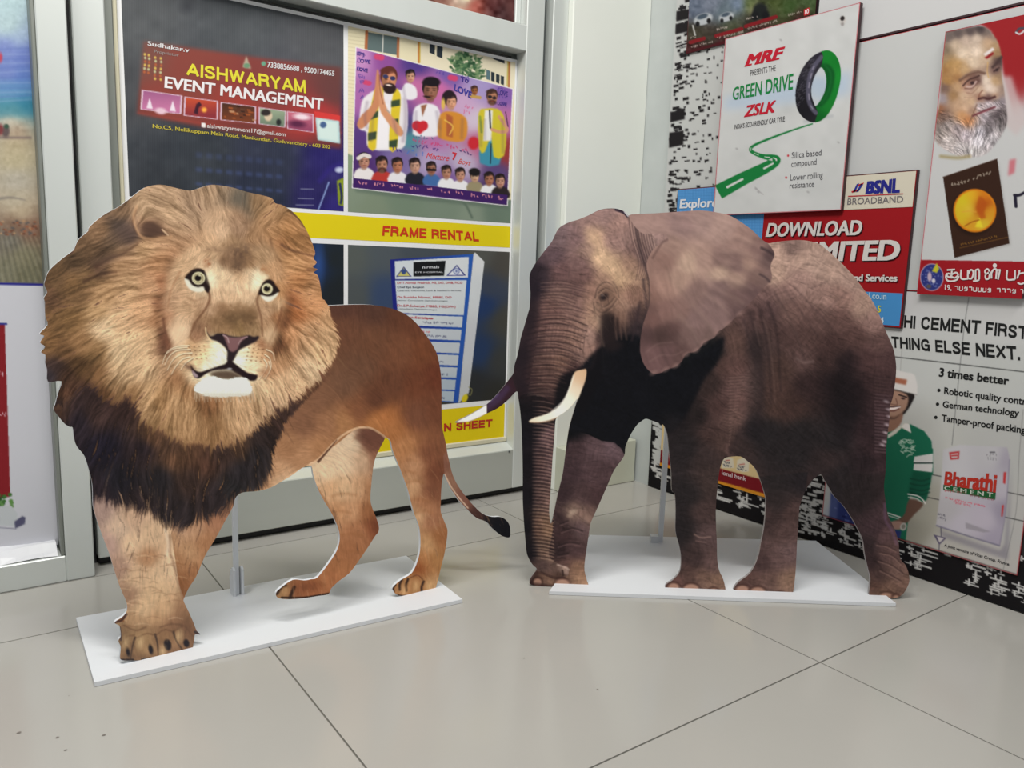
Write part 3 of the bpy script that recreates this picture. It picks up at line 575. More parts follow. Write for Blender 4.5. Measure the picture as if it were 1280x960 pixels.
# ------------------------------------------------------------------ poster in the side window
pW = planeY(2.70)
bx1, bt, bb = pW.at(61, 450)[0] / S, 2.3, pW.at(40, 686)[2] / S
qW = [px(np.array((x, 2.70, z)) * S) for x, z in ((bx1 - .55, bt), (bx1, bt), (bx1, bb), (bx1 - .55, bb))]
wp = board('beach_poster', qW, pW, .0012, ink((206, 208, 216), WD), 'tall poster with a beach photo above white in the window left of the door', 'poster')
def paint_beach(s):
    s.img[:] = (196, 198, 206)
    s.over(pmask(s, [(-200, -200), (120, -200), (120, 356), (-200, 354)]), idw(s, [(10, -80, 170, 196, 204), (10, 0, 172, 196, 202), (10, 30, 168, 190, 196), (25, 50, 158, 178, 200), (10, 64, 126, 140, 190), (30, 70, 96, 116, 184), (10, 90, 110, 130, 186), (30, 95, 70, 110, 176), (10, 110, 92, 136, 176), (30, 128, 44, 116, 146), (10, 126, 96, 150, 160), (20, 140, 120, 156, 156), (15, 150, 190, 184, 168), (20, 165, 168, 150, 130), (20, 182, 176, 164, 136), (20, 200, 178, 168, 140), (20, 225, 172, 166, 152), (20, 250, 180, 170, 150), (25, 266, 176, 160, 136), (20, 282, 124, 100, 84), (35, 288, 130, 100, 84), (15, 300, 112, 108, 100), (30, 320, 124, 120, 98), (10, 340, 118, 116, 98), (30, 345, 108, 106, 86)], 4) + 4 * noise(s, 4, 2, 2)[..., None])
    for y, h, c in ((81, 30, (112, 128, 188)), (116, 14, (96, 140, 186)), (136, 12, (62, 128, 150))): s.over(np.exp(-(((s.Y - y + .06 * s.X) / h) ** 4)) * .6, c)
    for i in range(12): s.line([(-20, 62 + i * 6), (45, 60 + i * 6 + 2 * math.sin(i))], 1.6, (150, 170, 204) if i % 2 else (84, 106, 170), .35, 1.2)
    for i in range(26): s.line([(-10 + i * 3, 296), (-4 + i * 3.6 + i * .5, 352)], 1.5, ((146, 142, 118), (84, 84, 72))[i % 2], .4, .8)
    r = np.random.RandomState(4)
    for i in range(70): s.ell(r.uniform(-20, 48), 276 + r.rand() * 18, 1.6, 1.2, ((176, 140, 104), (104, 70, 56), (84, 84, 84), (150, 90, 64))[r.randint(4)], 0, .8, .8)
    s.line(P("-10,250 10,247 22,248 31,250"), 4, (126, 120, 114), .8, 1.5, 1); s.ell(7, 164, 5, 8, (96, 84, 84), 0, 1.5); s.ell(0, 162, 4, 7, (120, 62, 64), 0, 1.5); s.ell(8, 158, 3, 3, (60, 84, 70), 0, 1); s.line(P("-10,172 38,172"), 3, (110, 96, 96), .7, 1.5); s.ell(0, 72, 3, 6, (176, 70, 90), 0, 1.5)
    s.line(P("-80,353 60,356"), 3, (44, 44, 128))
    s.poly(P("-60,404 6,406 13,621 -60,628"), (128, 34, 40)); s.line(P("-60,403 8,405"), 2.6, (44, 52, 130)); squiggle(s, -2, 470, 5, 472, 6, (206, 170, 180), 5); squiggle(s, -2, 520, 8, 522, 6, (206, 170, 180), 6)
    for i in range(30): s.ell(r.uniform(-14, 16), 618 + r.rand() * 16, 2.6, 2.4, ((64, 110, 52), (40, 78, 44), (96, 140, 76))[r.randint(3)], 0, .8)
    s.poly(P("-30,634 14,632 22,642 20,658 -30,654"), (186, 192, 196), .6); s.poly(P("18,652 28,645 32,647 31,655 19,661"), (84, 84, 110), .6); s.line(P("-20,658 20,661"), 1.2, (120, 120, 140), .8)
panel('photo_panel', qW, paint_beach, parent=wp, plane=pW.off(.0004), k=.8)
ubox('white_bead', bx1 - .002, bx1 + .016, 2.685, 2.7, bb, bt, M_WHITE_BEAD, wp, .001)

# ------------------------------------------------------------------ hoarding on the right wall: black and white scatter print
def planeR(t): return planeX(2.61 - t / S)       # t metres proud of the wall
pH = planeR(.007)
R = lambda y, z, pl: px((pl.p[0], y * S, z * S))
hz = [R(2.487, 2.5, pH), R(-.3, 2.5, pH), R(-.3, .004, pH), R(2.487, .004, pH)]
hoard = board('backdrop_board', hz, pH, .0065, M_EDGE_BLACK, 'wide board with black and white broken pixel pattern covering the right wall', 'board')
def paint_scatter(s):
    r = np.random.RandomState(12); s.img[:] = (190, 196, 192); s.img[(s.Y > 430 - .1 * (s.X - 840))] = (24, 23, 25)
    d = np.array((0.94, -.22))
    for i in range(520):   # dark scraps on the white upper strip
        y = r.uniform(-5, 440); x0 = 848 - y * .058; t = r.rand() ** 1.7; x = x0 + t * 64; sl = (y - 300) / (x + 62); w, h = r.uniform(1.5, 7) * (1.4 - t), r.uniform(1.2, 4.2)
        s.poly([(x, y), (x + w, y + sl * w), (x + w, y + sl * w + h), (x, y + h)], (34, 32, 34), .35)
    for y in (14, 30, 140, 166, 172): s.poly([(846 - y * .058, y), (864 - y * .058, y - 3), (864 - y * .058, y + 9), (846 - y * .058, y + 13)], (32, 30, 32), .6)
    x = 812.0
    while x < 1300:        # white words broken into bars on the black lower strip
        b = 603 + (x - 811) * .345; rows = 2 if r.rand() < .5 else 3; cw = r.uniform(16, 40); hh = r.uniform(11, 17) * (1 + (x - 811) / 900)
        for j in range(rows):
            yb = b - 9 - j * (hh + 4)
            if r.rand() < .1: continue
            for n in range(int(hh / 1.5)):
                y = yb - hh + n * 2.0 * (1 + (x - 811) / 1100)
                if y > yb: break
                a = x + r.rand() * cw * .6; w = cw * r.uniform(.15, .8); h = r.uniform(1.0, 2.6)
                s.poly([(a, y + (a - x) * .31), (a + w, y + (a + w - x) * .31), (a + w, y + (a + w - x) * .31 + h), (a, y + (a - x) * .31 + h)], (196, 200, 196), .3)
                if r.rand() < .8: s.poly([(a + w * .3, y), (a + w * .3 + 2.2, y), (a + w * .3 + 2.2, y + 6), (a + w * .3, y + 6)], (196, 200, 196), .3)
        x += cw * 1.0 + r.uniform(0, 6)
    for i in range(60):
        y = r.uniform(520, 575); x = 815 + r.rand() * 11; s.poly([(x, y), (x + r.uniform(2, 9), y + 2), (x + 6, y + 6), (x, y + 4)], (190, 196, 192), .3)
    for i in range(70):
        x = r.uniform(985, 1030); y = r.uniform(575, 660) + (x - 985) * .2; w = r.uniform(3, 14); s.poly([(x, y), (x + w, y + w * .25), (x + w, y + w * .25 + 3), (x, y + 3)], (196, 200, 196), .3)
b0 = R(2.487, .004, pH); b1 = R(-.3, .004, pH)
qh = [R(2.486, 2.4, pH), (935, -58), (925, 300), (880, 520), (960, 560), (1040, 560), (1045, 640), (1300, 700), (1300, px((pH.p[0], EYE[1] + .0, 0))[1] if False else 771), b0]
qh = [q for q in qh]; qh[-2] = (1300, b0[1] + (1300 - b0[0]) * (b1[1] - b0[1]) / (b1[0] - b0[0])); qh[0] = (b0[0] + (R(2.486, 2.4, pH)[0] - b0[0]) * 1.0, R(2.486, 2.4, pH)[1])
s_ = Cv(*bbox(qh), 1.0); s_ = Cv(806, -62, 1303, 775, 1.0); paint_scatter(s_)
print_face('scatter_print', pH.off(.0004), s_, [(849.5, -58)] + qh[1:], hoard, WR)

# ------------------------------------------------------------------ boards hung on the hoarding
def rboard(name, q, t, mat, label, back=.008): return board(name, q, planeR(t), t - back, mat, label, 'poster', None)   # back = how far its back stands off the wall
RZ = lambda y0, z0, y1, z1, t: [R(y0, z1, planeR(t)), R(y1, z1, planeR(t)), R(y1, z0, planeR(t)), R(y0, z0, planeR(t))]
RDL = (150, 30, 40)
def at(x, y, t): v = planeR(t).at(x, y); return v[1] / S, v[2] / S
def box_px(tl, br, t): (ya, za_), (yb, zb) = at(*tl, t), at(*br, t); return RZ(ya, zb, yb, za_, t)
# plain white boards
t1 = .010; y1 = at(1022, 30, t1)[0]; z1 = at(1200, 22.5, t1)[1]
q = RZ(y1, z1, -.2, 2.45, t1); wb = rboard('blank_board', q, t1, M_EDGE, 'blank white board at the top right with a dark lower edge'); slabpx('printed_face', RZ(y1, z1 + .006, -.2, 2.45, t1), (198, 203, 201), wb, WR, planeR(t1), .0004)
t2 = .0095; y2, z2 = at(1010, 100, t2)[0], at(1140, 363.5, t2)[1]
q = RZ(y2, z2, -.2, z1 - .004, t2); wb2 = rboard('blank_board', q, t2, ink((170, 60, 66), WR), 'white board with thin red border between the tyre and book posters'); slabpx('printed_face', RZ(y2, z2 + .003, -.2, z1 - .006, t2), (192, 198, 195), wb2, WR, planeR(t2), .0004)
s_ = None
# car board
t3 = .012; q = box_px((863.5, -3), (1019.5, 14), t3); (ya, zb_) = at(857.5, 67.5, t3); q = RZ(ya, zb_, at(1019.5, 10, t3)[0], 2.4, t3)
cb = rboard('car_photo_board', q, t3, M_EDGE, 'dark board of small car photos above the tyre poster')
def paint_cars(s):
    s.img[:] = idw(s, [(870, 10, 96, 108, 124), (890, 5, 116, 126, 140), (905, 15, 96, 112, 120), (925, 5, 110, 128, 150), (870, 45, 60, 58, 46), (890, 50, 54, 50, 40), (915, 35, 70, 76, 56), (935, 5, 90, 104, 60), (945, 15, 150, 150, 110), (955, 10, 50, 56, 40), (965, 5, 70, 84, 44), (990, 10, 60, 84, 44), (1010, 5, 64, 84, 50), (870, 62, 60, 24, 26), (900, 55, 58, 24, 26), (950, 40, 60, 30, 28), (1000, 20, 56, 34, 30), (940, 25, 40, 40, 34)], 4) + 6 * noise(s, 4, 5, 2)[..., None]
    for x, y, k in ((879, 24, 1.0), (908, 21, .8)): s.ell(x, y, 12 * k, 7 * k, (176, 184, 186), -18, 1); s.ell(x - 1, y - 3.4 * k, 7 * k, 3 * k, (70, 84, 96), -18, .8); s.ell(x - 7 * k, y + 6 * k, 2.6 * k, 3.2 * k, (24, 24, 26), 0, .8); s.ell(x + 7 * k, y + 2 * k, 2.6 * k, 3.2 * k, (24, 24, 26), 0, .8)
    s.line(P("866,32 869,44"), 2, (190, 194, 190), .9); s.ell(950, 14, 9, 10, (28, 32, 32), 0, 2); s.ell(944, 20, 5, 6, (22, 24, 26), 0, 1.5); s.ell(957, 20, 5, 6, (22, 24, 26), 0, 1.5)
    for q_ in ("863,53 880,48", "895,45 927,36", "932,33 970,21"): s.line(P(q_), 4.6, (124, 28, 34), 1, .6)
    for i, q_ in enumerate(((864, 60, 892, 53), (896, 49, 930, 41), (934, 37, 972, 27), (896, 38, 912, 34), (933, 25, 948, 21), (985, 20, 1002, 16), (863, 48, 873, 46))): squiggle(s, *q_, 2.8, (206, 196, 186), 300 + i, .8, .8)
    s.poly(P("1005,12 1012,9 1012,18 1005,20"), (196, 34, 44)); s.line(P("857,66 905,53"), 3.5, (70, 22, 28)); s.line(P("860,10 857,66"), 2, (96, 30, 34))
panel('photo_panel', q, paint_cars, WR, cb, planeR(t3).off(.0004), 1.2)
lettering('10', (1006, 18), (1011, 16.4), (1006.3, 12.5), planeR(t3).off(.0004), cb, (226, 220, 220), WR, .03)
# broadband board
t4 = .016; ya, zb_ = at(847, 300, t4)[0], at(1128, 411, t4)[1]; yb, zt_ = at(1148, 212, t4); yl, ztl = at(847, 237, t4)
q = RZ(yl, zb_, yb, zt_, t4); bbq = q; bb_ = rboard('broadband_board', q, t4, M_EDGE, 'red and blue broadband advert board partly behind the elephant cutout', .0112)
pB = planeR(t4)
def fl(q, col, parent, pl, d=.0004, name='printed_field', white=WR): return slabpx(name, q, col, parent, white, pl, d)
fl(RZ(yl - .003, zb_ + .003, yb + .004, zt_ - .003, t4), (150, 26, 32), bb_, pB)
yr, zl_ = at(955, 272, t4)[0], at(1090, 365, t4)[1]
ybl = at(891, 250, t4)[0]
def paint_blue(s):
    s.img[:] = (84, 150, 206)
    for i in range(60): s.line([(830 + i * 3.4, 200), (824 + i * 3.4, 420)], .8, (66, 128, 186), .55, .4); s.line([(830, 240 + i * 3.2), (1000, 240 + i * 3.2 + (i * 3.2 - 40) * .18)], .8, (66, 128, 186), .55, .4)
panel('blue_field', [R(yl - .003, zt_ - .004, pB), R(yr, zt_ - .004, pB), R(yr + .004, zl_, pB), R(yl - .003, zl_, pB)], paint_blue, WR, bb_, pB.off(.0008), .8)
fl(RZ(yl - .003, zb_ + .008, yb + .008, zl_, t4), (70, 140, 196), bb_, pB, .0010, 'blue_field')
(yc, zc1), (yd, zc0) = at(1053.3, 221, t4), at(1140.5, 258.5, t4); fl(RZ(yc, zc0, yd, zc1, t4), (206, 204, 184), bb_, pB, .0010, 'logo_field')
L = lambda txt, bl, br, tl, pl, par, col, bold=0, tr=None, **kw: lettering(txt, bl, br, tl, pl, par, col, WR, bold, tr, **kw)
pB1 = pB.off(.0009)
WT = (206, 206, 200); SH = (44, 10, 14)
for d, c, lf in (((1.3, 1.3), SH, .0003), ((0, 0), WT, .0006)):
    o = lambda p: (p[0] + d[0], p[1] + d[1])
    L('DOWNLOAD', o((956.9, 295.6)), o((1078, 293.2)), o((959.5, 279.5)), pB1, bb_, c, .035, o((1079, 275.5)), shear=.1, lift=lf)
    L('UNLIMITED', o((952, 327)), o((1126, 324.3)), o((954, 305)), pB1, bb_, c, .04, o((1127, 300.4)), shear=.1, lift=lf)
    L('and Services', o((1062, 351)), o((1121.5, 351.6)), o((1062.5, 343.2)), pB1, bb_, c, .04, None, lift=lf)
L('Explore', (849.5, 260.3), (897, 258.5), (850.5, 249.5), pB1, bb_, (216, 222, 224), .03, lift=.0006)
L('BSNL', (1081.6, 241.7), (1124.7, 240), (1084, 227.5), pB1, bb_, (40, 44, 130), .06, (1125.6, 223.2), lift=.0006)
L('BROADBAND', (1059, 255.8), (1129, 252.8), (1059.7, 248), pB1, bb_, (110, 108, 110), .005, (1129, 244.8), lift=.0006)
fl(P("1060,244.8 1129,241.6 1129,242.9 1060,246.1"), (176, 50, 60), bb_, pB1, .0006, 'logo_mark')
for t, c in (("1066,240 1071,230 1074,229 1069,240", (44, 52, 140)), ("1070,240 1076,229.5 1079,230.5 1073,239.5", (44, 52, 140)), ("1064,239 1074,236 1073,238.5 1065,241", (190, 50, 60)), ("1072,231 1080,228 1079,230 1073,233", (190, 50, 60))): fl(P(t), c, bb_, pB1, .0006, 'logo_mark')
L('www.bsnl.co.in', (1052, 371), (1108, 374.5), (1052, 363.5), pB1, bb_, (176, 206, 220), .02, lift=.0006)
L('5', (1096.5, 390), (1101, 390.5), (1097, 382), pB1, bb_, (206, 206, 60), .03, lift=.0006); L('4', (1100, 403.5), (1104.5, 404), (1100.3, 396.5), pB1, bb_, (206, 222, 226), .03, lift=.0006)
# tyre poster
t5 = .026; (ya, za_), (yb, zb_) = at(906.5, 48.5, t5), at(1051.2, 262.5, t5); q = RZ(ya, zb_, yb, za_, t5); mq = q
tb = rboard('tyre_poster', q, t5, M_EDGE, 'white tyre poster with green road and half green tyre', .0175); pT = planeR(t5)
def paint_tyre(s):
    s.img[:] = (198, 204, 201); s.img += 2.5 * noise(s, 20, 4, 2)[..., None]
    s.over(blur(pmask(s, P("905,122 1000,102 1065,88 1062,118 1000,128 905,138")), 6) * .8, (174, 196, 214))
    for x, y in ((921, 186), (976, 50), (945, 236), (948, 240), (1048, 178), (1010, 240)): s.ell(x, y, 1.6, 1.1, (150, 152, 152), 30, .8, .7)
    for t in ("944,234 950,240 954,243",): s.line(P(t), 1, (160, 160, 160), .8)
    s.ell(1053.5, 25, 4, 5, (196, 196, 190), 10, 1.4); s.ell(1053, 23, 2.6, 3, (40, 36, 36), 20, .8); s.ell(1053, 30, 2, 2.4, (150, 148, 144), 0, 1)
    # road
    cl = spline(P("1016,154.5 990,163 964,172.5 944,181 938,187 944,192 956,196 967,197.5 970,201 958,209 928,224 898,240"), 8, False); n = len(cl); wd = np.interp(np.linspace(0, 1, n), [0, .3, .5, .62, .75, 1], [1.6, 3.4, 5, 8, 12, 19])
    tg = np.gradient(cl, axis=0); tg /= np.linalg.norm(tg, axis=1)[:, None]; nr = np.stack([-tg[:, 1], tg[:, 0]], 1)
    s.poly(np.vstack([cl + nr * wd[:, None] * .5, (cl - nr * wd[:, None] * .5)[::-1]]), (24, 122, 60), .3)
    for a, b in ((.33, .4), (.44, .5), (.54, .6), (.64, .72), (.77, .84), (.9, .97)):
        i, j = int(a * n), int(b * n); s.line(cl[i:j], max(.8, wd[i] * .16), (206, 212, 206), 1, .4, max(.8, wd[j] * .16), 0)
    # tyre: tread face at the left, open ring, right half green
    BGI = s.img.copy(); T = lambda q: [(980 + a / 8.65, 55 + b / 8.65) for a, b in P(q)]
    s.line(P("1006,152 1040,145"), 3, (156, 164, 168), .5, 2); BGI = s.img.copy()
    out = T("450,68 380,90 300,140 220,230 160,350 125,500 125,620 150,720 210,800 290,845 360,845 420,815 490,740 560,600 605,430 615,300 595,190 550,110 500,75"); inn = T("400,252 360,300 320,380 295,480 300,570 325,640 340,672 380,630 430,540 455,440 455,360 435,290"); m = pmask(s, out, 3); hi = pmask(s, inn, 3)
    tw = idw(s, [(*T("250,200")[0], 46, 44, 52), (*T("180,400")[0], 40, 40, 48), (*T("160,600")[0], 28, 28, 34), (*T("220,760")[0], 26, 26, 32), (*T("330,820")[0], 34, 34, 40), (*T("400,110")[0], 40, 38, 50), (*T("240,350")[0], 52, 52, 60)], 3)
    s.over(m, tw); old = s.img.copy(); r = np.random.RandomState(6)
    for i in range(150): a = r.rand(); y = 160 + 520 * a; x = 300 - 150 * math.sin(min(1, a * 1.15) * 1.57) + r.uniform(-28, 58); s.line([(980 + x / 8.65, 55 + y / 8.65), (980 + (x + 14) / 8.65, 55 + (y - 10) / 8.65)], .8, (86, 86, 96) if i % 2 else (22, 22, 28), .6, .4)
    s.line(T("405,140 340,220 285,330 262,470 266,600 300,690 345,745"), 5.2, (92, 92, 110), .85, 1); 
    for q in ("300,320 285,370", "275,420 268,470", "268,540 272,600", "310,270 325,240", "290,670 310,700"): s.line(T(q), 1.6, (146, 144, 160), .8, .6)
    gm = pmask(s, T("395,60 425,130 412,220 400,252 470,460 340,670 366,740 330,860 420,840 560,700 640,430 640,250 600,130 500,50"))
    s.over(gm, idw(s, [(*T("480,130")[0], 22, 126, 44), (*T("560,200")[0], 20, 118, 42), (*T("580,350")[0], 26, 136, 48), (*T("560,500")[0], 22, 126, 46), (*T("480,680")[0], 24, 122, 44), (*T("390,790")[0], 14, 96, 36)], 3))
    s.poly(T("408,215 480,220 545,300 540,420 500,560 430,655 380,680 340,680 380,630 430,540 455,440 455,360 435,290 400,250"), (12, 84, 34), 1.2, 2); s.line(T("440,230 500,300 505,420 470,540 410,640"), 2.6, (24, 110, 48), .6, 1.4)
    pre = s.img.copy(); s.img[:] = BGI + (pre - BGI) * m[..., None]; s.over(hi, idw(s, [(*T("390,290")[0], 196, 204, 206), (*T("380,430")[0], 172, 192, 208), (*T("370,550")[0], 176, 194, 206), (*T("340,640")[0], 196, 204, 204)], 3))
    for y in (194.6, 222): s.ell(985.2 - (y - 194) * .09, y, 1.2, 1.4, (190, 40, 50), 0, .5)
    for a, b in zip(mq, mq[1:] + mq[:1]): s.line([a, b], 1.7, (170, 44, 56), .8, .5)
panel('printed_face', q, paint_tyre, WR, tb, pT.off(.0004), 1.2); pT = pT.off(.0004)
RE, GN, BL_ = (184, 34, 52), (30, 128, 66), (58, 58, 60)
L('MRF', (931, 83), (977.4, 73), (934.5, 69), pT, tb, RE, .05, (981.5, 58.5), shear=.1)
for i, (a, b) in enumerate((((930.5, 83.5), (939.5, 81.5)), ((943, 81), (952, 79)), ((957, 78), (966.5, 76)), ((967, 75.8), (974, 74.2)))): fl([a, b, (b[0] + .6, b[1] - 2.2), (a[0] + .6, a[1] - 2.2)], RE, tb, pT, .0004, 'letter_foot')
L('PRESENTS THE', (938, 95), (969.7, 88.2), (938, 87.6), pT, tb, BL_, .0, (969.7, 81.4))
L('GREEN DRIVE', (915.5, 125), (991, 111.3), (916.5, 109.8), pT, tb, GN, .02, (992, 92))
L('ZSLK', (929.7, 146.2), (969.3, 139.8), (932.4, 132.6), pT, tb, RE, .04, (971.3, 125.5), shear=.1)
L("INDIA'S ECO-FRIENDLY CAR TYRE", (917.5, 161.6), (980.9, 151.8), (918, 156), pT, tb, BL_, .01, (980.9, 145.4))
for tx, a, b, c in (('Silica based', (989.6, 197.8), (1026.6, 194.2), (989.8, 190.4)), ('compound', (989, 208.6), (1020.5, 205.6), (989.2, 201.4)), ('Lower rolling', (987.8, 225.7), (1028.4, 222), (988, 218.2)), ('resistance', (987, 235.6), (1017.6, 233.4), (987.2, 228.4))): L(tx, a, b, c, pT, tb, (74, 76, 80), 0)

# book poster
t6 = .022; (ya, za_), (yb, zb_) = at(1181.2, 39.8, t6), at(1146.6, 367.5, t6); yR = at(1300, 200, t6)[0]; q = RZ((ya + yb) / 2, zb_, yR, za_, t6); kq = q
kb = rboard('book_poster', q, t6, M_EDGE, 'poster of a grey bearded man and a brown book with gold disc', .0115); pK = planeR(t6)
def paint_book(s):
    Z = lambda x, y: (1150 + x / 5.331, 20 + y / 5.331)
    s.img[:] = (194, 199, 197)
    rd = blur(pmask(s, [Z(380, 40), Z(820, -60), Z(820, 760), Z(640, 740), Z(600, 560), Z(560, 410), Z(540, 290), Z(470, 100)]), 2); fade = 1 / (1 + np.exp((s.Y - 132 - .5 * (1262 - s.X)) / 7)); s.over(rd * fade, (150, 36, 40))
    s.over(blur(pmask(s, [Z(540, 400), Z(610, 400), Z(660, 560), Z(720, 700), Z(640, 800), Z(560, 720)]), 3) * .8, (196, 186, 184))
    Y2 = lambda x, y: (1160 + x / 5.29, 25 + y / 5.29)
    F = [tuple(float(c) for c in q.split(',')) for q in """140,110,112,102,97 200,90,96,86,83 280,75,88,78,76 350,60,72,64,64 400,78,120,108,100 430,110,150,130,115 180,160,196,178,154 250,132,194,176,158 320,124,204,188,168 230,220,218,202,178 320,210,226,210,188
        400,150,198,170,138 440,170,174,146,110 380,250,200,178,150 460,220,156,126,90 300,280,214,196,170 120,200,130,116,96 120,260,156,134,100 140,290,176,140,88 190,300,188,152,100 110,330,156,118,74 130,400,168,130,80 190,380,160,120,78 185,340,186,148,98 110,450,118,96,86 240,330,190,160,118
        200,440,190,158,120 240,500,206,180,150 290,540,200,172,140 170,500,158,126,88 250,580,206,176,146 200,560,188,158,128 230,630,196,150,104 260,660,186,130,86 290,600,168,138,116 280,420,130,98,86 250,430,172,132,112 300,390,116,86,76 330,400,98,72,66 270,465,188,158,138 330,460,204,180,154
        380,400,230,216,196 400,450,232,218,200 430,470,222,204,184 360,480,200,176,152 345,510,150,110,90 400,515,90,64,62 440,500,168,138,114 450,330,116,92,86 470,270,76,60,60 450,400,190,160,120 475,380,150,126,100 340,570,186,176,178 400,555,196,188,192 450,560,176,168,172 490,540,140,132,136
        380,640,170,164,168 410,680,120,114,116 460,620,92,84,86 500,650,112,106,106 400,730,104,100,102 350,740,186,184,190 330,800,206,204,208 430,780,186,184,186 470,740,150,146,146 250,760,180,172,176 200,720,160,150,150 130,700,140,132,128 100,640,112,92,82 70,590,148,102,74 90,520,158,150,154
        90,740,150,142,136 140,800,176,170,166 220,850,196,192,190 300,880,200,198,196 500,460,150,130,116""".split()]
    hd = blur(pmask(s, [Y2(*p) for p in P("108,84 200,64 330,40 390,55 430,95 465,150 485,230 490,300 488,380 500,440 510,520 525,660 500,740 440,830 380,890 300,910 200,900 100,850 45,790 50,680 70,590 80,480 95,300")], 2), .9)
    fc = idw(s, [(*Y2(a, b), *c) for a, b, *c in F], 3.6, 2, .9); fw = flow(s, [(*Y2(200, 760), 55), (*Y2(450, 720), 80), (*Y2(330, 800), 95), (*Y2(120, 720), 40), (*Y2(400, 560), 15), (*Y2(250, 80), 10)]); bd = lic(s, fw, 4, 3, .5, .5) + .6 * lic(s, fw, 7, 6, 1.1, .4)
    bw = blur(pmask(s, [Y2(*p) for p in P("70,600 130,600 210,650 280,680 310,590 360,545 470,530 520,560 530,680 450,840 300,920 100,870 40,780")]), 2); fc = fc * (1 + (.13 * bd * bw)[..., None] + (.02 * noise(s, 3, 8, 2))[..., None]); s.over(hd, fc)
    ln = lambda t, w, c, a=.9, so=.7, w2=None: s.line([Y2(*p) for p in P(t)], w, c, a, so, w2)
    ln("212,398 260,366 320,344 372,352", 3.6, (104, 78, 66), .8, 1.2); ln("215,388 262,356 320,338", 1.2, (150, 128, 112), .5); ln("428,312 458,282 486,246", 3.4, (72, 56, 54), .85, 1.1); ln("232,434 268,398 318,378 338,368", 2.0, (74, 52, 48)); ln("244,452 290,452 328,412", 1.2, (112, 80, 72), .8); ln("252,480 292,484 334,440", 1.2, (150, 118, 98), .7); ln("240,510 290,512 330,480", 1, (160, 130, 108), .5)
    ln("255,440 290,440 318,408", 2.6, (196, 170, 160), .8); s.ell(*Y2(293, 416), 2.5, 2.2, (66, 48, 48), -25, .8); ln("436,340 470,316", 2.2, (76, 56, 54)); s.ell(*Y2(455, 330), 2, 1.6, (56, 42, 44), -25, .8); ln("334,520 342,488 360,466", 1.6, (130, 90, 74), .8); ln("336,522 370,514 400,522 442,508", 3, (78, 50, 50), .9, .9); ln("396,280 392,340 400,380", 1.6, (206, 168, 108), .7)
    ln("296,634 350,610 400,590 442,576", 2.6, (104, 52, 60), .9, .9); ln("330,622 400,598", 1.2, (150, 84, 92), .7); ln("264,704 290,640 322,560", 1.8, (120, 92, 74), .6); ln("60,640 76,596", 3, (140, 96, 72), .7); ln("400,660 440,640 470,612", 4, (84, 76, 80), .5, 2)
    s.poly([Y2(*p) for p in P("366,226 428,180 440,196 384,238")], (226, 220, 216), .7); s.poly([Y2(*p) for p in P("372,250 430,210 434,226 390,258")], (140, 26, 32), .7)
    s.line([Z(*p) for p in P("140,935 250,945 330,935")], 4, (150, 136, 84), .7, 2); s.line([Z(640, 110), Z(660, 85), Z(700, 80)], 2.6, (70, 74, 84)); s.line([Z(640, 110), Z(665, 120), Z(700, 95)], 2, (206, 208, 210)); s.poly(P("1262,200 1270,198 1268,216 1260,220"), (196, 120, 128), 1.4)
    C = lambda t: [(1120 + a / 8, 190 + b / 8) for a, b in P(t)]
    s.poly(C("480,270 1020,90 1150,930 600,1065"), (140, 140, 136), 1.5, 0, .5); s.poly(C("470,250 1012,68 1135,915 585,1060"), (54, 35, 26)); s.line(C("470,250 1012,68"), .8, (84, 62, 50), .8)
    s.line(C("640,960 1115,852"), 1, (110, 78, 36), .8); squiggle(s, *C("545,350")[0], *C("740,300")[0], 5, (150, 140, 124), 7, .9, 1.4); squiggle(s, *C("770,280")[0], *C("955,225")[0], 5, (150, 140, 124), 9, .9, 1.4); squiggle(s, *C("650,935")[0], *C("1010,850")[0], 2.4, (150, 110, 40), 11, .8, .8)
    s.ell(1217, 266, 27, 28, (30, 18, 14), -20, 3, .7); s.ell(1218.6, 263.2, 26.8, 27.2, (206, 124, 26), -25, .8); s.over(s.ell(1218.6, 263.2, 24.6, 25, (0, 0, 0), -25, .8, 0), idw(s, [(1205, 250, 206, 190, 40), (1215, 245, 216, 170, 40), (1230, 245, 206, 124, 30), (1236, 265, 206, 150, 40), (1225, 262, 176, 84, 20), (1230, 255, 170, 76, 20), (1205, 270, 206, 180, 40), (1215, 280, 206, 150, 40), (1228, 280, 206, 180, 50), (1212, 262, 214, 186, 60)], 4))
    s.poly(C("830,440 870,455 905,520 880,600 900,660 840,670 820,600 800,560"), (176, 84, 24), 1, 0, .8); s.poly(C("835,655 870,755 790,750"), (222, 206, 50), .6); s.line(C("690,740 760,700 830,680"), 1.6, (150, 84, 24), .8); s.line(C("660,600 740,590 800,600"), 1.2, (214, 160, 60), .7)
    s.line(P("1268,244 1274,244 1282,240"), 3.6, (36, 34, 50)); s.line(P("1269,246 1270,258"), 4, (36, 34, 50))
    (u0, w0), (u1, w1) = (1151.5, 325), (1300, 327); s.poly([(1140, 324.6), (1310, 327.4), (1310, 380), (1140, 372)], (150, 28, 36))
    s.ell(1164.8, 346.5, 14.6, 17, (196, 196, 206), 0, .7); s.ell(1164.8, 346.5, 13.8, 16.2, (46, 54, 120), 0, .7); r = np.random.RandomState(2)
    for i in range(50): a, d = r.rand() * 6.28, r.rand() ** .5; s.ell(1164.8 + 12 * d * math.cos(a), 346.5 + 14.5 * d * math.sin(a), .9, .7, (110, 124, 176), 0, .5, .7)
    s.ell(1162, 346, 2.6, 6, (190, 172, 186), 0, .8); s.ell(1167, 351, 2.2, 3, (206, 206, 214), 0, .8); s.poly(P("1165,339 1171,328.5 1174,336 1171,341"), (190, 190, 50), .5); s.ell(1161, 358, 3, 2.4, (90, 84, 80), 0, .8)
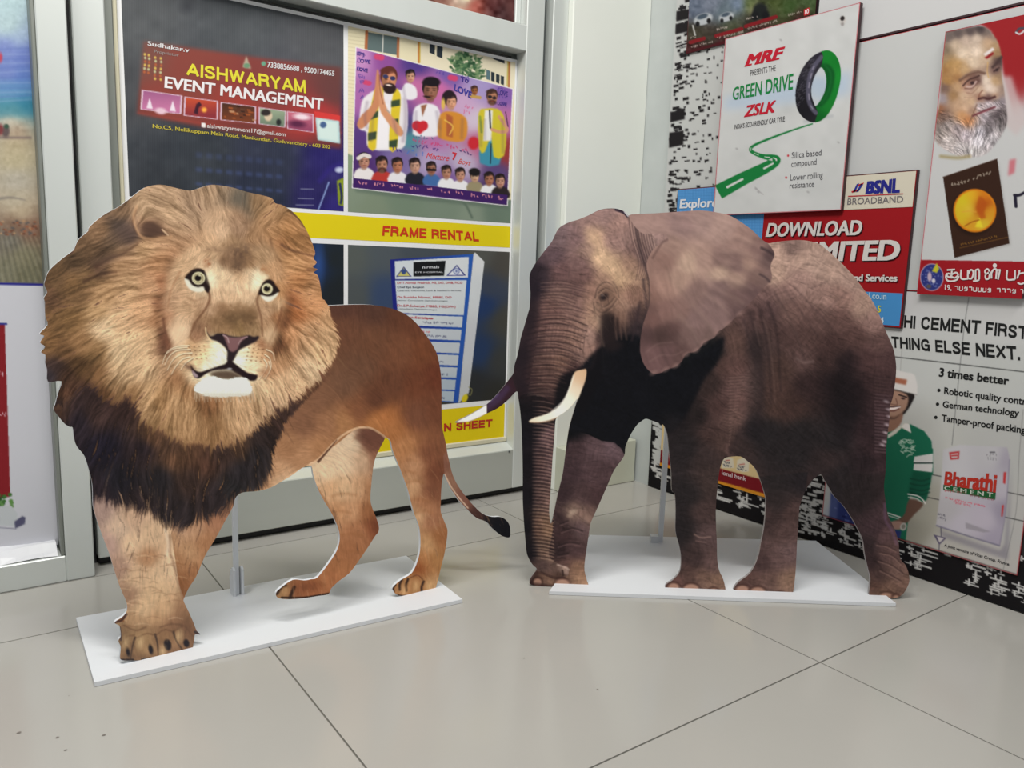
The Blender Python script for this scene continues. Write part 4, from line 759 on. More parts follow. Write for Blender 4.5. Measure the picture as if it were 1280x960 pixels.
    s.line([kq[0], kq[3]], 1.6, (180, 50, 64), .9); s.line([kq[0], kq[1]], 1.8, (150, 30, 40), .9)
panel('printed_face', q, paint_book, WR, kb, pK.off(.0004), 1.2); pK = pK.off(.0004)
TM = (214, 212, 208)
def tamil(strokes, w, col, par, pl, sh=(0, 0)):   # Tamil letters drawn as pen strokes, one flat mesh
    V, Fc = [], []
    for st in strokes:
        p = spline(np.array(st, float), 5, False) if len(st) > 2 else np.array(st, float); p = p + sh
        tg = np.gradient(p, axis=0); tg /= np.linalg.norm(tg, axis=1)[:, None] + 1e-9; nr = np.stack([-tg[:, 1], tg[:, 0]], 1) * w / 2; b = len(V)
        k = len(Fc) and (Fc[-1][0] % 5) * 3e-5; pk = pl.off(k)
        for a, n in zip(p, nr): V += [pk.at(*(a + n)), pk.at(*(a - n))]
        Fc += [(b + 2 * i, b + 2 * i + 1, b + 2 * i + 3, b + 2 * i + 2) for i in range(len(p) - 1)]
    return mesh_obj('lettering', V, Fc, ink(col, WR), par)
T8 = lambda t: [(1120 + a / 8, 300 + b / 8) for a, b in P(t)]
KU = ["510,300 590,295", "560,300 556,340 555,385", "556,345 520,335 510,360 540,370 556,350", "556,345 600,325 620,350 590,378 556,368", "510,330 498,370 515,405 560,412 610,395 628,360"]
MA = ["652,295 652,385 720,388", "720,300 718,385", "720,345 745,300 770,310 772,345 755,385 722,385"]
RA = ["795,300 795,400", "795,300 830,300 832,395", "832,395 815,405 770,412"]
NN = ["900,345 890,310 915,290 935,320 930,380 900,390 895,350 920,330 950,330 955,385", "950,340 975,295 1005,300 1000,390", "1000,300 1045,300", "1040,300 1020,395"]
PA = ["1112,300 1112,392 1190,394", "1190,300 1190,394"]
THA = ["1235,300 1232,340", "1212,385 1232,340 1290,330 1310,370 1290,400", "1215,425 1250,440 1300,420"]
for sh, c, pl in (((.5, .6), (70, 16, 22), pK.off(.0003)), ((0, 0), TM, pK.off(.0006))):
    tamil([T8(t) for w in (KU, MA, RA, NN, PA, THA) for t in w], 2.1, c, kb, pl, sh)
mesh_obj('lettering', [pK.off(.0006).at(1243.5 + 2.6 * math.cos(a), 332 + 2.9 * math.sin(a)) for a in np.linspace(0, 6.283, 13)[:-1]], [list(range(12))], ink(TM, WR), kb)
lettering('19,', (1181, 362), (1189.5, 362.8), (1181, 355.8), pK, kb, TM, WR, .02, lift=.0006)
def small_tamil(x0, y0, x1, y1, h, seed, n):
    r = np.random.RandomState(seed); o = []
    for i in range(n):
        t = (i + .1) / n; x, y = x0 + (x1 - x0) * t, y0 + (y1 - y0) * t; w = (x1 - x0) / n * .62; k = r.randint(4)
        o.append([(x, y - h), (x, y), (x + w, y)] if k == 0 else [(x, y - h * .5), (x + w * .4, y - h), (x + w * .6, y - h * .3), (x + w * .1, y), (x + w, y)] if k == 1 else [(x, y - h), (x + w, y - h)])
        o.append([(x + w, y - h), (x + w, y)])
    return o
tamil(small_tamil(1193, 362.5, 1240, 365.2, 4.6, 3, 8) + small_tamil(1245.5, 365.2, 1271, 366.4, 4.6, 5, 4) + small_tamil(1275, 366.6, 1296, 367.6, 4.6, 6, 4), 1.15, TM, kb, pK.off(.0006))

# cement poster
t7 = .0105; yl, zb_ = at(1027.3, 646, t7)[0], at(1200, 697.5, t7)[1]; yr_ = at(1271.5, 718.5, t7)[0]; zt_ = z2 - .003
q = RZ(yl, zb_, yr_, zt_, t7); cq = q
ce = rboard('cement_poster', q, t7, ink((150, 44, 48), WR), 'white cement poster with man in green sweater, helmet and cement bag'); pC = planeR(t7)
WC = (212, 220, 215)
def paint_cement(s):
    Z1 = lambda t: [(1080 + a / 6.4, 420 + b / 6.4) for a, b in P(t)]; Z2 = lambda t: [(1080 + a / 6.4, 570 + b / 6.4) for a, b in P(t)]
    s.img[:] = idw(s, [(1140, 380, 184, 190, 186), (1260, 390, 180, 186, 182), (1150, 450, 178, 186, 180), (1260, 470, 172, 180, 174), (1150, 560, 172, 178, 170), (1260, 560, 164, 170, 164), (1150, 640, 150, 152, 138), (1140, 660, 140, 142, 128), (1180, 690, 166, 168, 158), (1265, 660, 166, 170, 164), (1035, 620, 176, 184, 180), (1240, 700, 170, 172, 164)])
    ln = lambda z, t, w, c, a=.9, so=.6: s.line(z(t), w, c, a, so)
    ln(Z1, "240,166 780,228 1290,288", 1.3, (54, 58, 56)); s.line(P("1211,372 1204,420 1190,556"), .9, (96, 100, 98), .8); s.line(P("1279,512 1274,570 1270,640 1254,712"), .9, (120, 124, 120), .8); s.line(P("1128,424 1125,470"), .8, (140, 144, 140), .7)
    for t in ("540,148 640,168", "510,330 600,350", "1080,172 1120,180", "1150,290 1290,320", "1130,490 1290,524"): ln(Z2, t, 1.2, (60, 62, 60))
    # man: helmet, face, green jumper
    s.poly(Z1("120,260 330,290 410,320 425,470 350,470 240,430 120,430"), (198, 201, 194), .6, 2); s.poly(Z1("240,330 345,350 335,392 240,372"), (150, 96, 72), .8); s.line(Z1("230,422 320,448 420,470"), 2, (150, 152, 146), .8)
    s.poly(Z1("170,430 250,430 330,450 405,470 390,520 350,590 300,640 200,660 150,600"), (32, 28, 28), .6, 2); s.poly(Z1("150,440 250,436 320,455 355,490 345,560 310,610 250,650 170,650"), (150, 122, 102), .8, 2); s.poly(Z1("170,650 260,640 310,610 300,690 240,760 170,770"), (130, 100, 82), .8, 2)
    s.line(Z1("280,470 340,490"), 1.8, (40, 32, 32)); s.ell(*Z1("312,500")[0], 2.6, 1.3, (60, 46, 44), 10, .6); s.line(Z1("215,545 265,550 255,500"), 1.3, (104, 76, 64), .8); s.line(Z1("190,580 240,580 285,565"), 2.6, (222, 214, 206)); s.line(Z1("190,566 240,566 290,560"), 1.4, (70, 50, 48)); s.line(Z1("190,600 240,600 280,582"), 1.4, (96, 60, 56)); s.poly(Z1("180,640 240,655 300,625 250,665 180,668"), (60, 46, 42), .8, 0, .7)
    G1, G2 = (26, 98, 72), (18, 76, 56)
    s.poly(Z1("60,800 240,760 300,720 370,705 480,760 540,840 552,1000 552,1110 380,1130 350,1500 320,1740 40,1700"), G1, .5); s.over(pmask(s, Z1("60,800 552,800 552,1700 40,1700")) * 0, G1)
    s.poly(Z2("20,-60 552,-60 552,0 545,60 545,130 535,210 500,350 470,370 355,310 320,440 285,500 190,470 20,440"), G1, .5)
    s.over(blur(pmask(s, Z2("390,120 540,130 500,350 350,310")), 2) * .8, G2)
    s.poly(Z1("190,790 290,720 320,700 350,700 380,775 300,735 250,785 190,820"), (190, 192, 176), .5); s.poly(Z1("330,700 365,705 375,775 300,725"), (204, 206, 198), .4)
    r = np.random.RandomState(5)
    for i in range(46): a, d = r.rand() * 6.28, r.rand() ** .5; x, y = 1133.5 + 10 * d * math.cos(a), 558.5 + 11 * d * math.sin(a); s.line([(x - 1.6, y + r.randn()), (x + 1.6, y + r.randn())], 1.1, (166, 190, 170), .8, .4)
    s.poly(Z2("405,5 552,-20 552,40 545,62 395,52"), (196, 200, 194), .4); s.poly(Z2("400,62 550,62 545,130 395,112"), (200, 203, 197), .4); s.line(Z2("400,56 548,56"), 1.4, (24, 44, 40))
    for y in (180, 220, 260, 290): s.line(Z2(f"370,{y} 460,{y + 18} 525,{y}"), 1.6, (14, 52, 40), .7, 1)
    s.line(Z2("352,305 430,320 470,350 490,380"), 1.5, (206, 208, 200)); s.line(Z2("356,330 420,340 462,372"), 1.2, (190, 194, 186)); s.line(Z2("190,455 290,490"), 1.5, (206, 208, 200)); s.line(Z2("190,475 280,505"), 1.1, (190, 194, 186))
    s.poly(Z2("360,345 460,370 470,400 400,470 350,530 300,560 250,590 200,540 290,500 330,450"), (96, 74, 62), .7, 2); s.poly(Z2("200,530 290,520 320,560 280,590 230,580"), (150, 122, 108), .8, 2); s.ell(*Z2("315,565")[0], 4, 5, (170, 172, 164), 20, .8); s.ell(*Z2("315,565")[0], 2.4, 3, (120, 122, 110), 20, .6)
    J = (40, 52, 104); s.poly(Z2("190,545 240,590 300,600 280,690 190,660"), J, .8); s.poly(P("1040,600 1095,610 1095,668 1036,650"), J, 1); bars(s, r, P("1042,606 1090,616 1090,660 1042,648"), 26, ((70, 84, 140), (26, 34, 76)), (2, 6), (1, 3))
    s.over(blur(pmask(s, P("1030,640 1050,600 1046,652 1030,650")), 2) * .3, (150, 166, 196))
    # bag
    s.over(blur(pmask(s, P("1172,662 1250,688 1256,680 1265,575 1260,700 1180,672")), 2.5) * .6, (110, 110, 120))
    s.over(blur(pmask(s, P("1179,562 1200,556 1259,559 1262,572 1257,640 1249.5,682 1210,669 1170,657 1176,610"), 0), .8), idw(s, [(1185, 570, 176, 180, 180), (1240, 570, 170, 174, 174), (1258, 575, 150, 150, 158), (1190, 600, 178, 182, 182), (1250, 610, 166, 166, 172), (1185, 640, 164, 166, 166), (1230, 650, 170, 168, 176), (1245, 675, 150, 148, 160), (1200, 655, 172, 172, 178), (1256, 640, 140, 138, 150)]))
    s.line(P("1171,657 1210,670 1249,682"), 1.8, (96, 96, 116), .8, 1); s.line(P("1249.5,682 1257,640 1262,575"), 1.6, (120, 118, 134), .7, 1)
    s.poly(Z2("635,230 1055,290 1050,350 633,272"), (30, 84, 46))
    s.poly(Z2("1118,130 1138,128 1130,225 1112,215"), (170, 50, 50), .6); s.poly(Z2("1104,395 1120,390 1108,485 1098,485"), (170, 50, 50), .6)
    for i, (a, b, c) in enumerate((("640,285", "820,305", (176, 70, 80)), ("840,318", "1040,360", (120, 60, 64)), ("650,345", "970,410", (190, 70, 84)), ("715,378", "860,410", (190, 70, 84)), ("590,472", "655,488", (70, 72, 80)), ("595,502", "660,522", (70, 72, 80)))): squiggle(s, *Z2(a)[0], *Z2(b)[0], 2.6, c, 400 + i, .85, .8)
    s.poly(Z2("812,530 1015,605 960,612 815,580"), (132, 132, 136), .6, 0, .7)
    s.poly(Z1("680,930 765,920 760,985 690,990"), (166, 60, 62), .5); s.poly(Z1("695,945 752,938 748,972 702,975"), (180, 180, 176), .4); s.line(Z1("705,958 745,955"), 2, (166, 60, 62)); s.line(Z1("1010,930 1045,930"), 1.6, (90, 92, 96)); squiggle(s, *Z1("980,960")[0], *Z1("1070,970")[0], 4, (120, 122, 124), 9, .8, 1); squiggle(s, *Z1("985,990")[0], *Z1("1070,1000")[0], 4, (130, 132, 134), 10, .8, 1)
    s.line(Z2("615,575 618,640"), 1, (70, 70, 84)); s.poly(Z2("555,628 660,655 602,712"), (84, 80, 100), .4); s.poly(Z2("582,642 640,658 604,694"), (176, 176, 172), .4); s.line(Z2("602,710 600,765"), 1.2, (80, 80, 90))
    for a, b in ((cq[0], cq[3]), (cq[3], cq[2]), (cq[1], cq[2])): s.line([a, b], 1.6, (150, 50, 54), .9)
    s.line([np.array(cq[3]) + (0, -1.5), np.array(cq[2]) + (0, -1.5)], 1.2, (40, 26, 28), .5)
panel('printed_face', q, paint_cement, WC, ce, pC.off(.0004), 1.2); pC = pC.off(.0004)
DK = (34, 36, 36)
Z1 = lambda a, b: (1080 + a / 6.4, 420 + b / 6.4); Z2 = lambda a, b: (1080 + a / 6.4, 570 + b / 6.4); Z3 = lambda a, b: (1120 + a / 8, 300 + b / 8)
L('HI CEMENT', Z3(78, 876), Z3(840, 942), Z3(85, 752), pC, ce, DK, -.205, Z3(852, 806)); L('FIRST', Z3(893, 946), (1284, 424.5), Z3(905, 816), pC, ce, DK, -.205, (1285, 408))
L('THING ELSE NEXT.', Z1(222, 92), Z1(1250, 196), Z1(218, 2), pC, ce, DK, -.205, Z1(1244, 84))
L('3 times better', Z1(597, 322), Z1(1158, 390), Z1(606, 255), pC, ce, DK, .035, Z1(1162, 326))
L('Robotic quality control', Z1(640, 462), (1292, 507.5), Z1(643, 410), pC, ce, DK, .025, None)
L('German technology', Z1(628, 570), Z1(1240, 642), Z1(632, 520), pC, ce, DK, .025, None)
L('Tamper-proof packing', Z1(620, 680), (1282, 542), Z1(622, 628), pC, ce, DK, .025, None)
for c in ((599, 434), (588, 545), (574, 651)): mesh_obj('bullet', [pC.off(.0004).at(*(np.array(Z1(*c)) + 2.2 * np.array((math.cos(a), math.sin(a))))) for a in np.linspace(0, 6.283, 11)[:-1]], [list(range(10))], ink(DK, WR), ce)
L('Bharathi', Z2(640, 226), Z2(1055, 288), Z2(650, 128), pC, ce, (176, 52, 40), .045, Z2(1068, 148))
L('C E M E N T', Z2(642, 268), Z2(1030, 330), Z2(643, 240), pC, ce, (196, 206, 190), .02, Z2(1032, 296))
L('A joint venture of Vicat Group, France.', Z2(640, 722), Z2(1165, 880), Z2(646, 700), pC, ce, (44, 44, 48), .015)

# bank poster
t8 = .0112; yl, zb_ = at(824.5, 580, t8); zb_ = at(956, 622, t8)[1]; yl = at(826, 560, t8)[0]; yr_ = at(968, 600, t8)[0]; q = RZ(yl, zb_, yr_, zb_ + .42, t8)
ba = rboard('bank_poster', q, t8, M_EDGE_BLACK, 'cream bank poster with dark red band seen between the elephant legs'); pQ = planeR(t8)
def paint_bank(s):
    C = lambda t: [(810 + a / 6.4, 530 + b / 6.4) for a, b in P(t)]
    s.img[:] = (206, 186, 136); s.poly(C("60,195 130,215 600,362 880,436 1100,490 1100,640 880,560 555,465 60,320"), (116, 26, 34)); s.poly(C("60,296 555,452 940,560 1100,600 1100,650 940,588 555,478 60,325"), (206, 140, 40)); s.line(C("60,330 555,484 940,594 1100,640"), 1.4, (60, 26, 20), .8)
    for t in ("595,275 640,262 680,275 690,350 640,352 590,350", "715,290 760,270 810,290 805,380 760,385 705,365"): s.poly(C(t), (206, 202, 180), .5)
    for i, t in enumerate(("625,292 650,290", "735,325 770,320")): a = C(t); s.line(a, 1.4, (170, 70, 64), .8)
    for t in ("612,312 665,328", "605,336 670,350", "722,345 785,360", "716,366 788,380"): squiggle(s, *C(t)[0], *C(t)[1], 2.2, (50, 50, 66), 21, .9, 1)
panel('printed_face', q, paint_bank, WR, ba, pQ.off(.0004), .8); pQ = pQ.off(.0004)
L('ional bank', (902.2, 593.2), (932.6, 601.3), (902.4, 588), pQ, ba, (206, 186, 186), .02)
squiggle_dummy = None
# ------------------------------------------------------------------ the printed lion
LION = P("""196,231 181,234.5 170,242 162,248.5 149,258 140,263 127.5,270 112,283.5 110,289 99,298.5 94,308 91.5,313 77.5,323.5 62,337.5
56.5,350 55.5,357 59,365 55,372 56,378 56.5,395 59.5,406 49.5,417 55.5,420 50,428 56.5,433.5 51,440 57,444 56.5,453 59,462 60,477 77,476.5 73,490
69,505 67,512 72,519 80,529 87,533.5 91,534.5 92.5,547 96,558 105,569 110,583 115,603 116,619 116.5,633 121,650 130,675 137,693 142,710 150,734
158,752.5 158.5,763.5 153,771 143,778 148.5,781.5 150,785 151,795 148,801 151,809 150,820 152,825 165.5,825.6 183,824.7 200,823 219,819.7
237.5,815 241.5,805.6 243,798 244,793 251,793 246,788.5 241.5,777.5 236,765 230,752.5 230,748 236,735 245,721 251.5,705.6 258,691.5 270,672
282,650 291.5,633 294,623 300,617 307,615 321,614 334,611 341.5,608 352.5,601.5 365,594 377.5,585 387,582 390,584 392,595 398,612.5 405,626
413,639 420,653 424,665 424.5,676 420.6,689 411,704 397,721.6 389,724 380,725.5 366,724.7 352,734 345,741 347,747 358,749 377,748 397,745
410.5,742.7 414,735.6 424,726 436,717 447,703 460,684 469,670 473,665 473.5,657.5 470,646.5 466,637 463,625 464,607 466,588 468,577 472,566
480,550.6 482,547 488,550.6 490,560 493,569 499,583 505,599 510,613 513.6,627 518,643 523,655 525,666 525.5,682 523,698 515,716 501,725 491,734
492,739 497.5,744 511,745 526,744 539,741 544,736 547.5,725 551,710 556,690 559,670 559,661 555,651 551,640 551,625.6 552,607 554,594 555,592 562,608
571.5,622.5 582.5,635 595,647 607.5,652 615,660 626,669 635.6,672 638,668 637,657 632.5,650 625,646 615,646 603,642 592,632 582.5,621 573,608
566,594 562,579 559,565 557,553 552.7,533 552,510 552,487 551,467 547,445 540.6,431 531,417 520,403.6 508,393.4 494,387 478,383 462.5,381 447,380.6
431,381 412.5,381.7 409.5,381 405.6,375 403,373 400,354.7 397,344 392,340.6 397,336.7 391,334 396,328 391.6,323 394,317 392,309 387.6,297
380.6,283 374,273 365,264 359,260 352,256 344,254 340,248 327.5,244 309,240 293,235 277.5,232 263.5,231 252.5,234 240,238 234,238 220,235 207,231.6""")

def Q(txt): return [tuple(float(v) for v in q.split(',')) for q in txt.split()]
LION_BODY = Q("""430,385,82,54,45 470,385,80,54,45 500,387,90,56,42 520,402,98,60,44 430,410,100,66,50 470,430,104,69,51 450,460,104,72,55 430,480,110,78,60 500,440,112,72,52
530,440,110,66,45 545,470,100,55,40 520,480,105,62,44 490,480,98,62,46 470,500,95,60,45 545,510,108,66,48 520,520,112,72,54 400,500,122,86,65 410,530,150,105,75 380,530,128,90,68
430,530,165,115,75 470,530,172,112,66 450,515,126,82,58 490,540,168,108,64 480,525,172,108,62 360,560,160,114,80 380,570,178,128,90 345,590,190,140,100 400,560,168,118,80
350,600,205,160,120 330,606,190,140,100 505,560,175,118,75 520,580,180,128,90 535,570,122,77,56 545,590,112,68,50 540,615,122,78,58 515,610,192,142,100 530,630,165,112,78 522,645,198,150,106 540,650,160,108,78
535,680,192,142,94 550,672,150,98,62 530,700,178,120,74 545,700,165,115,70 522,708,135,76,44 515,730,170,120,75 530,735,155,108,66 540,733,182,136,90""")
LION_LEG = Q("""440,555,215,185,150 430,580,222,188,150 410,590,225,190,150 455,575,195,155,120 460,548,110,72,58 472,555,116,76,60 468,572,140,96,74 415,610,205,155,110 430,610,215,170,125
450,610,200,150,108 461,612,165,115,80 420,640,190,135,92 440,640,195,140,98 460,640,150,98,65 470,655,118,68,47 445,665,165,110,75 440,690,160,105,70 430,710,165,108,70 410,725,165,105,68
390,735,150,92,60 370,738,140,88,60 355,740,158,118,80""")
LION_FRONT = Q("""125,640,150,115,100 150,660,195,155,122 165,650,185,140,105 135,680,168,126,108 165,680,208,163,120 190,670,200,155,112 185,697,165,112,72 150,710,158,116,92 170,720,202,156,112
200,715,206,161,116 215,705,212,168,124 195,740,200,155,108 160,745,148,106,78 180,760,200,155,108 205,760,196,146,98 170,775,165,120,80 195,775,178,128,84 215,780,135,92,62
228,765,148,102,68 236,785,120,80,54 155,795,150,112,72 178,800,165,122,76 205,795,140,98,62 225,800,150,105,68 165,818,140,100,64""")
LION_FRONT2 = Q("""225,660,195,150,118 240,660,182,136,102 270,650,165,115,86 218,672,180,135,98 235,690,185,138,98 258,680,168,118,82 240,720,160,110,75 225,730,138,92,62 230,745,135,90,62 225,700,165,118,82""")
LION_TAIL = Q("""556,580,128,86,70 565,600,135,98,80 580,625,125,85,72 600,645,72,48,45 610,650,30,28,32 622,658,24,25,31""")
LION_MANE = Q("""200,245,174,136,100 180,260,176,138,100 215,265,186,145,105 240,255,168,132,100 262,240,168,132,98 285,245,140,115,90 297,250,102,92,80 303,262,112,98,82 320,255,150,115,80 340,255,165,122,80
335,275,168,122,80 360,290,175,120,70 380,300,160,110,65 150,265,130,100,75 150,282,92,76,68 165,293,98,78,70 178,285,192,142,102 190,290,105,78,62 125,290,140,105,75 140,300,122,96,75
110,310,122,92,66 130,320,108,82,62 95,330,105,80,58 75,350,118,88,60 90,355,150,110,70 110,345,140,105,70 122,335,108,80,62 150,330,192,142,96 180,310,202,152,102 200,330,190,132,86
215,335,165,112,76 160,360,202,152,102 190,360,198,142,96 207,355,158,96,62 130,365,175,130,85 100,370,122,90,60 60,375,112,80,58 60,400,135,98,62 90,400,150,110,68 120,390,185,140,90
130,410,224,182,132 150,400,212,162,112 180,390,206,150,100 197,400,188,128,84 60,430,140,100,62 80,440,120,85,55 100,430,152,110,70 120,440,162,120,76 150,440,224,182,130 175,430,222,174,122
190,420,206,156,106 70,458,72,54,50 85,470,80,55,42 100,460,110,78,50 120,470,130,92,58 150,470,216,170,118 180,460,222,174,122 80,490,90,60,45 72,510,62,46,44 100,490,75,50,40
110,510,58,42,38 130,490,118,80,52 140,480,180,135,90 125,510,118,84,55 165,495,152,110,70 185,495,192,146,96 180,520,200,150,98 200,500,182,132,82 200,530,165,122,78 220,500,192,142,92
240,520,190,140,90 260,510,152,102,64 270,530,160,115,72 290,520,202,152,102 310,500,206,156,106 330,490,216,172,122 350,480,216,166,116 345,505,206,160,115 370,470,216,166,116
390,460,222,177,128 400,440,216,166,112 412,420,202,152,102 415,400,196,142,92 390,380,192,127,76 370,390,172,102,56 360,380,145,84,50 352,402,112,66,44 365,415,196,132,82 385,420,206,150,100
343,432,128,78,52 355,450,186,132,86 340,460,186,130,85 375,350,186,121,70 390,360,192,132,82 370,330,196,136,82 388,328,190,130,80 350,320,180,125,75 350,305,168,112,68 320,510,198,150,102
210,400,165,112,80 205,420,122,82,62 212,432,112,74,58 210,455,200,150,104 225,470,170,116,74 228,490,176,124,78 60,470,58,50,56 205,380,150,96,66 345,290,170,120,75 195,300,190,140,96""")
LION_DARK = Q("""70,515,70,52,46 100,530,38,32,38 130,560,31,28,38 150,600,32,30,36 180,560,42,34,38 200,600,36,33,36 220,640,42,36,38 240,600,55,42,38 255,580,72,50,41 215,560,76,56,45 190,548,86,62,47
280,570,58,44,40 300,590,41,37,40 320,570,40,36,38 330,545,46,37,36 350,530,58,43,39 270,620,45,38,40 290,610,40,38,40 220,572,92,66,50 300,560,70,52,42 150,505,52,38,36 120,520,56,42,40
240,570,80,57,44 400,470,85,58,45 120,615,40,33,38 170,630,44,36,38""")
LION_FACE = Q("""230,330,196,156,116 245,320,200,160,120 265,312,178,142,106 290,305,150,118,88 300,328,112,86,66 285,325,135,105,80 312,328,145,112,82 325,320,166,131,96 340,340,182,137,97 255,335,214,178,138
220,350,194,154,115 215,375,184,143,108 230,385,190,150,112 225,402,208,168,128 221,420,218,182,142 229,414,226,187,147 213,400,168,122,90 207,425,118,78,60 262,350,222,202,162 270,345,214,184,144
285,350,214,179,139 295,360,216,179,139 300,345,200,160,120 310,345,215,180,140 320,348,226,208,170 290,375,206,166,126 280,386,158,120,88 300,382,165,130,96 290,396,122,95,68 310,396,120,92,66
270,402,140,108,78 280,411,146,113,80 300,412,142,112,76 315,412,152,120,86 255,397,150,115,85 250,411,138,103,78 245,421,150,110,82 262,388,188,148,113 332,390,180,140,105 342,378,190,150,110
335,405,170,130,95 337,422,206,166,124 330,432,150,105,75 346,400,150,105,72 240,432,206,161,114 255,435,226,188,138 270,435,236,226,186 275,445,234,232,204 250,450,226,192,142 260,456,236,228,196
233,446,214,174,128 295,441,238,229,192 305,440,236,217,174 300,450,236,234,208 320,440,226,182,132 315,456,232,208,165 330,442,202,152,107 265,300,190,150,112 275,290,196,158,122 245,295,190,148,110
300,285,150,118,92 320,295,155,118,85 260,275,188,150,115 345,365,180,130,86 305,372,212,174,134 275,368,212,172,132""")

def paint_lion(k):
    s = Cv(40, 222, 648, 832, k); img = s.img
    # short coat of the body
    body = idw(s, LION_BODY)
    coat = lic(s, flow(s, [(450, 430, 60), (520, 440, 75), (400, 540, 20), (530, 600, 85), (430, 640, 80), (540, 700, 90), (360, 580, -20), (160, 700, 85), (600, 640, 45)]), 6, 3, .6, .3)
    img[:] = body
    leg = pmask(s, Q("386,580 400,575 412,562 425,552 438,541 450,534 462,534 472,540 483,548 476,570 478,660 468,700 420,760 330,760 345,720 400,700 425,660 392,600"), 4)
    s.over(leg, idw(s, LION_LEG))
    s.line(Q("300,617 334,612 352,602 378,586 398,574 415,556 430,543 447,535 462,535 474,541 484,549"), 2.6, (222, 176, 132), .85)
    s.line(Q("398,577 411,562 421,550"), 3.2, (70, 44, 38), .8, w2=1)
    s.line(Q("440,540 444,546 440,552"), 1.6, (205, 165, 130), .8)
    s.over(blur(pmask(s, Q("441,547 455,536 466,536 482,547 474,560 462,566 450,553")), 2) * .55, (98, 64, 54))
    s.line(Q("486,551 491,565 500,588 510,618 517,645"), 2.2, (215, 165, 120), .6)
    s.line(Q("470,570 467,590 466,610 466,632"), 2.5, (140, 95, 68), .6)
    for x, y, w in ((508, 590, 20), (518, 602, 22), (522, 625, 24), (528, 640, 26), (512, 575, 18), (430, 618, 30), (425, 640, 26), (438, 668, 30), (440, 690, 26)):
        s.line([(x - w / 2, y + 2), (x, y - 1), (x + w / 2, y + 1)], 3, (150, 98, 62), .35, 2)
    tail = pmask(s, Q("554,570 560,560 570,590 590,625 606,640 640,642 645,680 610,662 590,650 570,628 556,600"))
    s.over(tail, idw(s, LION_TAIL))
    s.line(Q("556,593 563,607 573,621 585,635"), 1.6, (225, 190, 160), .8)
    # front legs
    f2 = pmask(s, Q("205,640 300,600 296,630 262,690 232,750 226,752 222,720 214,690"), 3)
    s.over(f2, idw(s, LION_FRONT2))
    f1 = pmask(s, Q("110,600 205,620 214,668 219,700 224,730 228,742 236,762 252,795 240,820 150,832 138,780 158,762"), 3)
    s.over(f1, idw(s, LION_FRONT))
    s.line(Q("212,670 212,690 216,700 222,725 229,748"), 3, (118, 78, 54), .55, 1.5)
    s.line(Q("207,662 210,680 209,694"), 4, (222, 186, 150), .7, 1.5)
    for j in range(46):
        r = np.random.RandomState(40 + j); x, y = 150 + r.rand() * 75, 690 + r.rand() * 95; L = 4 + 8 * r.rand()
        s.line([(x - L, y + 1), (x, y - 1), (x + L, y + 1)], 1.4, (130, 85, 55) if j % 2 else (222, 176, 126), .35, .8)
    # toes and claws
    D = (48, 33, 28)
    for q in ("169,797 166,806 163,824", "194,793 197,806 198,822", "217,790 220,800 229,814"): s.line(P(q), 2.8, D, .85, .8, 1.6)
    for q in ("152,806 158,796 168,794", "172,797 183,792 194,794", "196,793 206,787 217,790", "219,788 230,783 241,795", "155,782 170,788 182,784", "200,784 215,780 232,782"): s.line(P(q), 2, (95, 62, 42), .55, 1)
    for x, y, rx, ry, al in ((160, 806, 9, 16, .4), (197, 803, 46, 9, .28), (236, 808, 8, 14, .4), (180, 822, 30, 4, .5), (222, 815, 20, 5, .45), (196, 786, 30, 5, .3), (231, 778, 9, 16, .35), (152, 790, 6, 14, .3)): s.over(s.ell(x, y, rx, ry, D, 0, min(rx, ry) * .9, 0) * al, (84, 56, 40))
    for x, y, a, b in ((160, 815, 2.2, 5.5), (188.5, 812, 2.8, 6), (209.5, 806, 4.6, 7), (233, 804, 3.6, 5)): s.ell(x, y, a, b, (32, 22, 22), -12, 1)
    for q in ("152,825 166,825", "178,824.5 192,823.5", "212,819 226,815"): s.line(P(q), 3.4, (38, 26, 24), .9)
    for x, y in ((175, 803), (157, 803), (203, 815), (224, 795)): s.ell(x, y, 4, 7, (205, 162, 105), 10, 3, .6)
    s.line(P("143,778 152,775 158,768"), 3.2, (72, 48, 44), .9); s.line(P("244,790 251,793"), 3.5, (52, 38, 36), .9); s.line(P("150,785 151,800"), 2.5, (60, 42, 40), .8)
    for q in ("346,742 352,734 357,732", "362,748 366,738 368,734"): s.line(P(q), 4, (46, 32, 28), .85, 1)
    for q in ("352,747 380,747 411,742",): s.line(P(q), 2.6, (40, 28, 26), .9)
    s.ell(357, 738, 4, 5, (180, 135, 90), 0, 2, .7); s.ell(385, 733, 12, 5, (110, 66, 46), -8, 4, .6)
    for x, y, h in ((493, 735, 4), (501, 731, 6), (509, 731, 7), (528.5, 734, 7)): s.line([(x + 1, y - h), (x - 1.5, y), (x - 1, y + h)], 3, (40, 27, 25), .85, .9)
    s.line(P("497,744 512,745 540,741"), 2.6, (40, 28, 28), .9)
    for x, y in ((505, 738), (520, 733), (536, 733)): s.ell(x, y, 3.4, 6, (205, 160, 105), 8, 2.5, .6)
    s.line(P("513,722 522,719 528,724"), 1.6, (95, 55, 40), .6)
    img *= (1 + .026 * coat + .02 * noise(s, 6, 15, 2))[..., None]; img += f1[..., None] * np.array((10, 16, 20))
